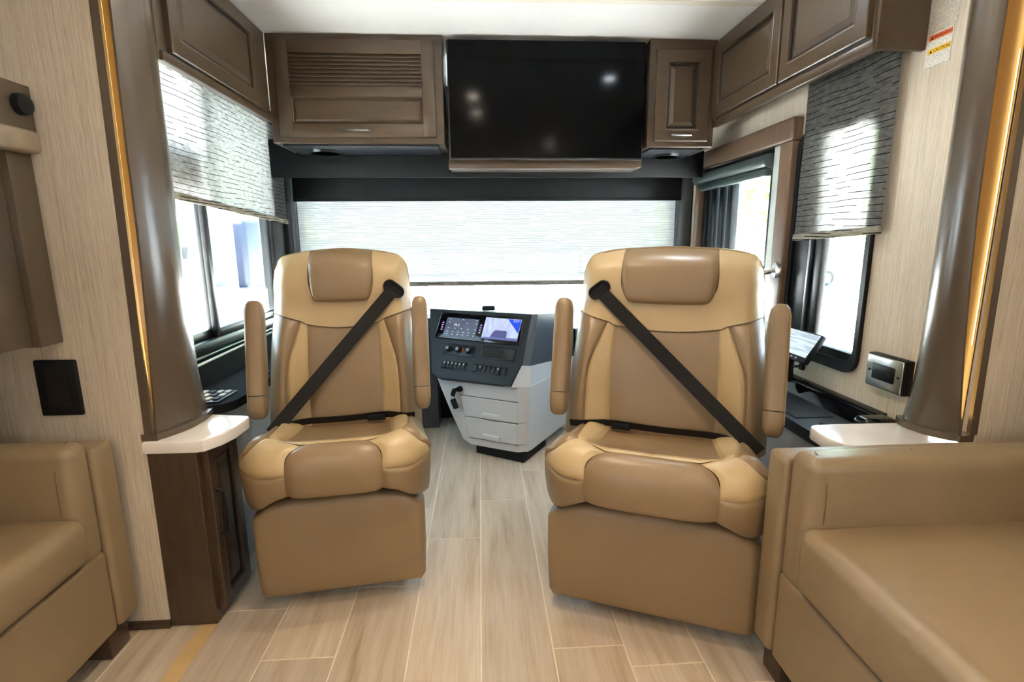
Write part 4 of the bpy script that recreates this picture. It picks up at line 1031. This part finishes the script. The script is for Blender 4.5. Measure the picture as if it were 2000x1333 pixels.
# ------------------------------------------------------------------ outside
ZG = -.95
g = G().box(-60, 60, -40, 90, ZG-.1, ZG)
gr = struct('ground', g, plain('pale_concrete', lin(204, 203, 204), .9))
LEAF = plain('leaf_green', lin(172, 196, 120), .8, var=.2); BARK = plain('bark', lin(110, 92, 74), .9)
def tree(label, x, y, h, r, n=2600, base=None):
    t = thing('tree', label, 'tree', (x, y, ZG), group='trees outside')
    part('trunk', G().tube([(x, y, ZG), (x+.05*h*.1, y, ZG+h*.35), (x, y, ZG+h*.7)], [.05*h*.5, .035*h*.5, .012*h], 8), BARK, t)
    vs, fs = [], []; cz = ZG+h*.62
    for i in range(n):
        a, b, q = random.uniform(0, 2*pi), math.acos(random.uniform(-1, 1)), random.random()**.45
        lob = 1+.25*sin(3*a+x)+.2*sin(2*b*2+y)
        p = Vector((x+r*q*lob*sin(b)*cos(a), y+r*q*lob*sin(b)*sin(a), cz+h*.40*q*lob*cos(b)))
        s = r*.055*random.uniform(.7, 1.5); u = Vector((random.gauss(0, 1), random.gauss(0, 1), random.gauss(0, 1))).normalized(); v = u.orthogonal().normalized()
        k = len(vs); vs += [p-u*s, p+v*s*.6, p+u*s, p-v*s*.6]; fs.append((k, k+1, k+2, k+3))
    o = part('foliage', G().raw(vs, fs), LEAF, t, smooth=False, fix=False); o['kind'] = 'stuff'
    return t
tree('yellow-green tree seen through the entry door glass', 7.6, 13.5, 6.2, 2.3)
tree('green tree seen under the right shade', 16.5, 21.0, 6.5, 2.6)
for i, (x, hh) in enumerate(((-12, 4.2), (-7.5, 3.6), (-3, 4.6), (1.5, 3.9), (6.5, 4.8), (12, 4.4))):
    tree(('leftmost', 'second from left', 'third from left', 'fourth from left', 'fifth from left', 'rightmost')[i]+' of the faint trees beyond the windscreen shade', x, 34+i % 2*3, hh, 2.6, 1500)
tree('small tree seen past the front post of the left window', -12.5, 29.0, 7.0, 2.0, 1500)
# parked car
CARW = plain('pale_car_paint', lin(190, 194, 200), .3, coat=.3); TYRE = plain('tyre_rubber', lin(60, 60, 62), .8)
cx, cy = 17.6, 24.5
t = thing('parked_car', 'pale sport utility car parked outside the right window', 'car', (cx, cy, ZG))
g = G(); prof = [(-2.3, .35), (-2.3, .95), (-1.9, 1.05), (-1.1, 1.15), (-.5, 1.72), (1.5, 1.75), (2.1, 1.1), (2.25, 1.0), (2.25, .35)]
g.prism(prof, lambda a, z: (cx+a, cy-.9, ZG+z), lambda a, z: (cx+a, cy+.9, ZG+z)); part('body', g, CARW, t)
g = G(); g.prism([(-.95, 1.18), (-.45, 1.62), (.4, 1.65), (.4, 1.18)], lambda a, z: (cx+a, cy-.91, ZG+z), lambda a, z: (cx+a, cy-.89, ZG+z)); part('side_window', g, plain('car_glass', lin(120, 130, 140), .1), t)
g = G(); g.prism([(.5, 1.18), (.5, 1.65), (1.4, 1.67), (1.85, 1.18)], lambda a, z: (cx+a, cy-.91, ZG+z), lambda a, z: (cx+a, cy-.89, ZG+z)); part('side_window', g, plain('car_glass', lin(120, 130, 140), .1), t)
for a in (-1.45, 1.4):
    wv = part('wheel', G().cyl((cx+a, cy-.92, ZG+.36), (cx+a, cy-.7, ZG+.36), .36, n=24), TYRE, t)
    part('hub', G().cyl((cx+a, cy-.93, ZG+.36), (cx+a, cy-.91, ZG+.36), .22, n=20), CHROME, wv)
# neighbouring motorhome seen through the left window
bx_, by_ = -9.5, 15.2
t = thing('parked_motorhome', 'white motorhome parked outside the left window', 'motorhome', (bx_, by_, ZG))
part('body', G().box(bx_-1.3, bx_+1.3, by_-5.5, by_+3.2, ZG+.45, ZG+3.3, .15, 3), CARW, t)
part('side_window', G().box(bx_+1.29, bx_+1.31, by_+.6, by_+2.6, ZG+1.5, ZG+2.6, .004), plain('pale_window_tint', lin(104, 122, 118), .1), t)
part('stripe', G().box(bx_+1.29, bx_+1.312, by_-5.3, by_+3.0, ZG+1.18, ZG+1.26), plain('stripe_grey', lin(46, 52, 58), .4), t)
part('stripe', G().box(bx_+1.29, bx_+1.312, by_-5.3, by_+3.0, ZG+.80, ZG+.84), plain('stripe_blue', lin(70, 78, 100), .4), t)
part('mirror', G().box(bx_+1.32, bx_+1.55, by_-.35, by_-.2, ZG+1.75, ZG+2.1, .04), BLACKP, t)
for y in (by_-3.8, by_+1.8): part('wheel', G().cyl((bx_+1.31, y, ZG+.5), (bx_+1.0, y, ZG+.5), .5, n=24), TYRE, t)
one('parked_truck_cab', G().box(-10.3, -8.4, 19.6, 23.0, ZG+.5, ZG+3.0, .2, 3), plain('navy_truck_paint', lin(26, 32, 50), .35), 'dark blue truck cab beyond the white motorhome', 'truck')
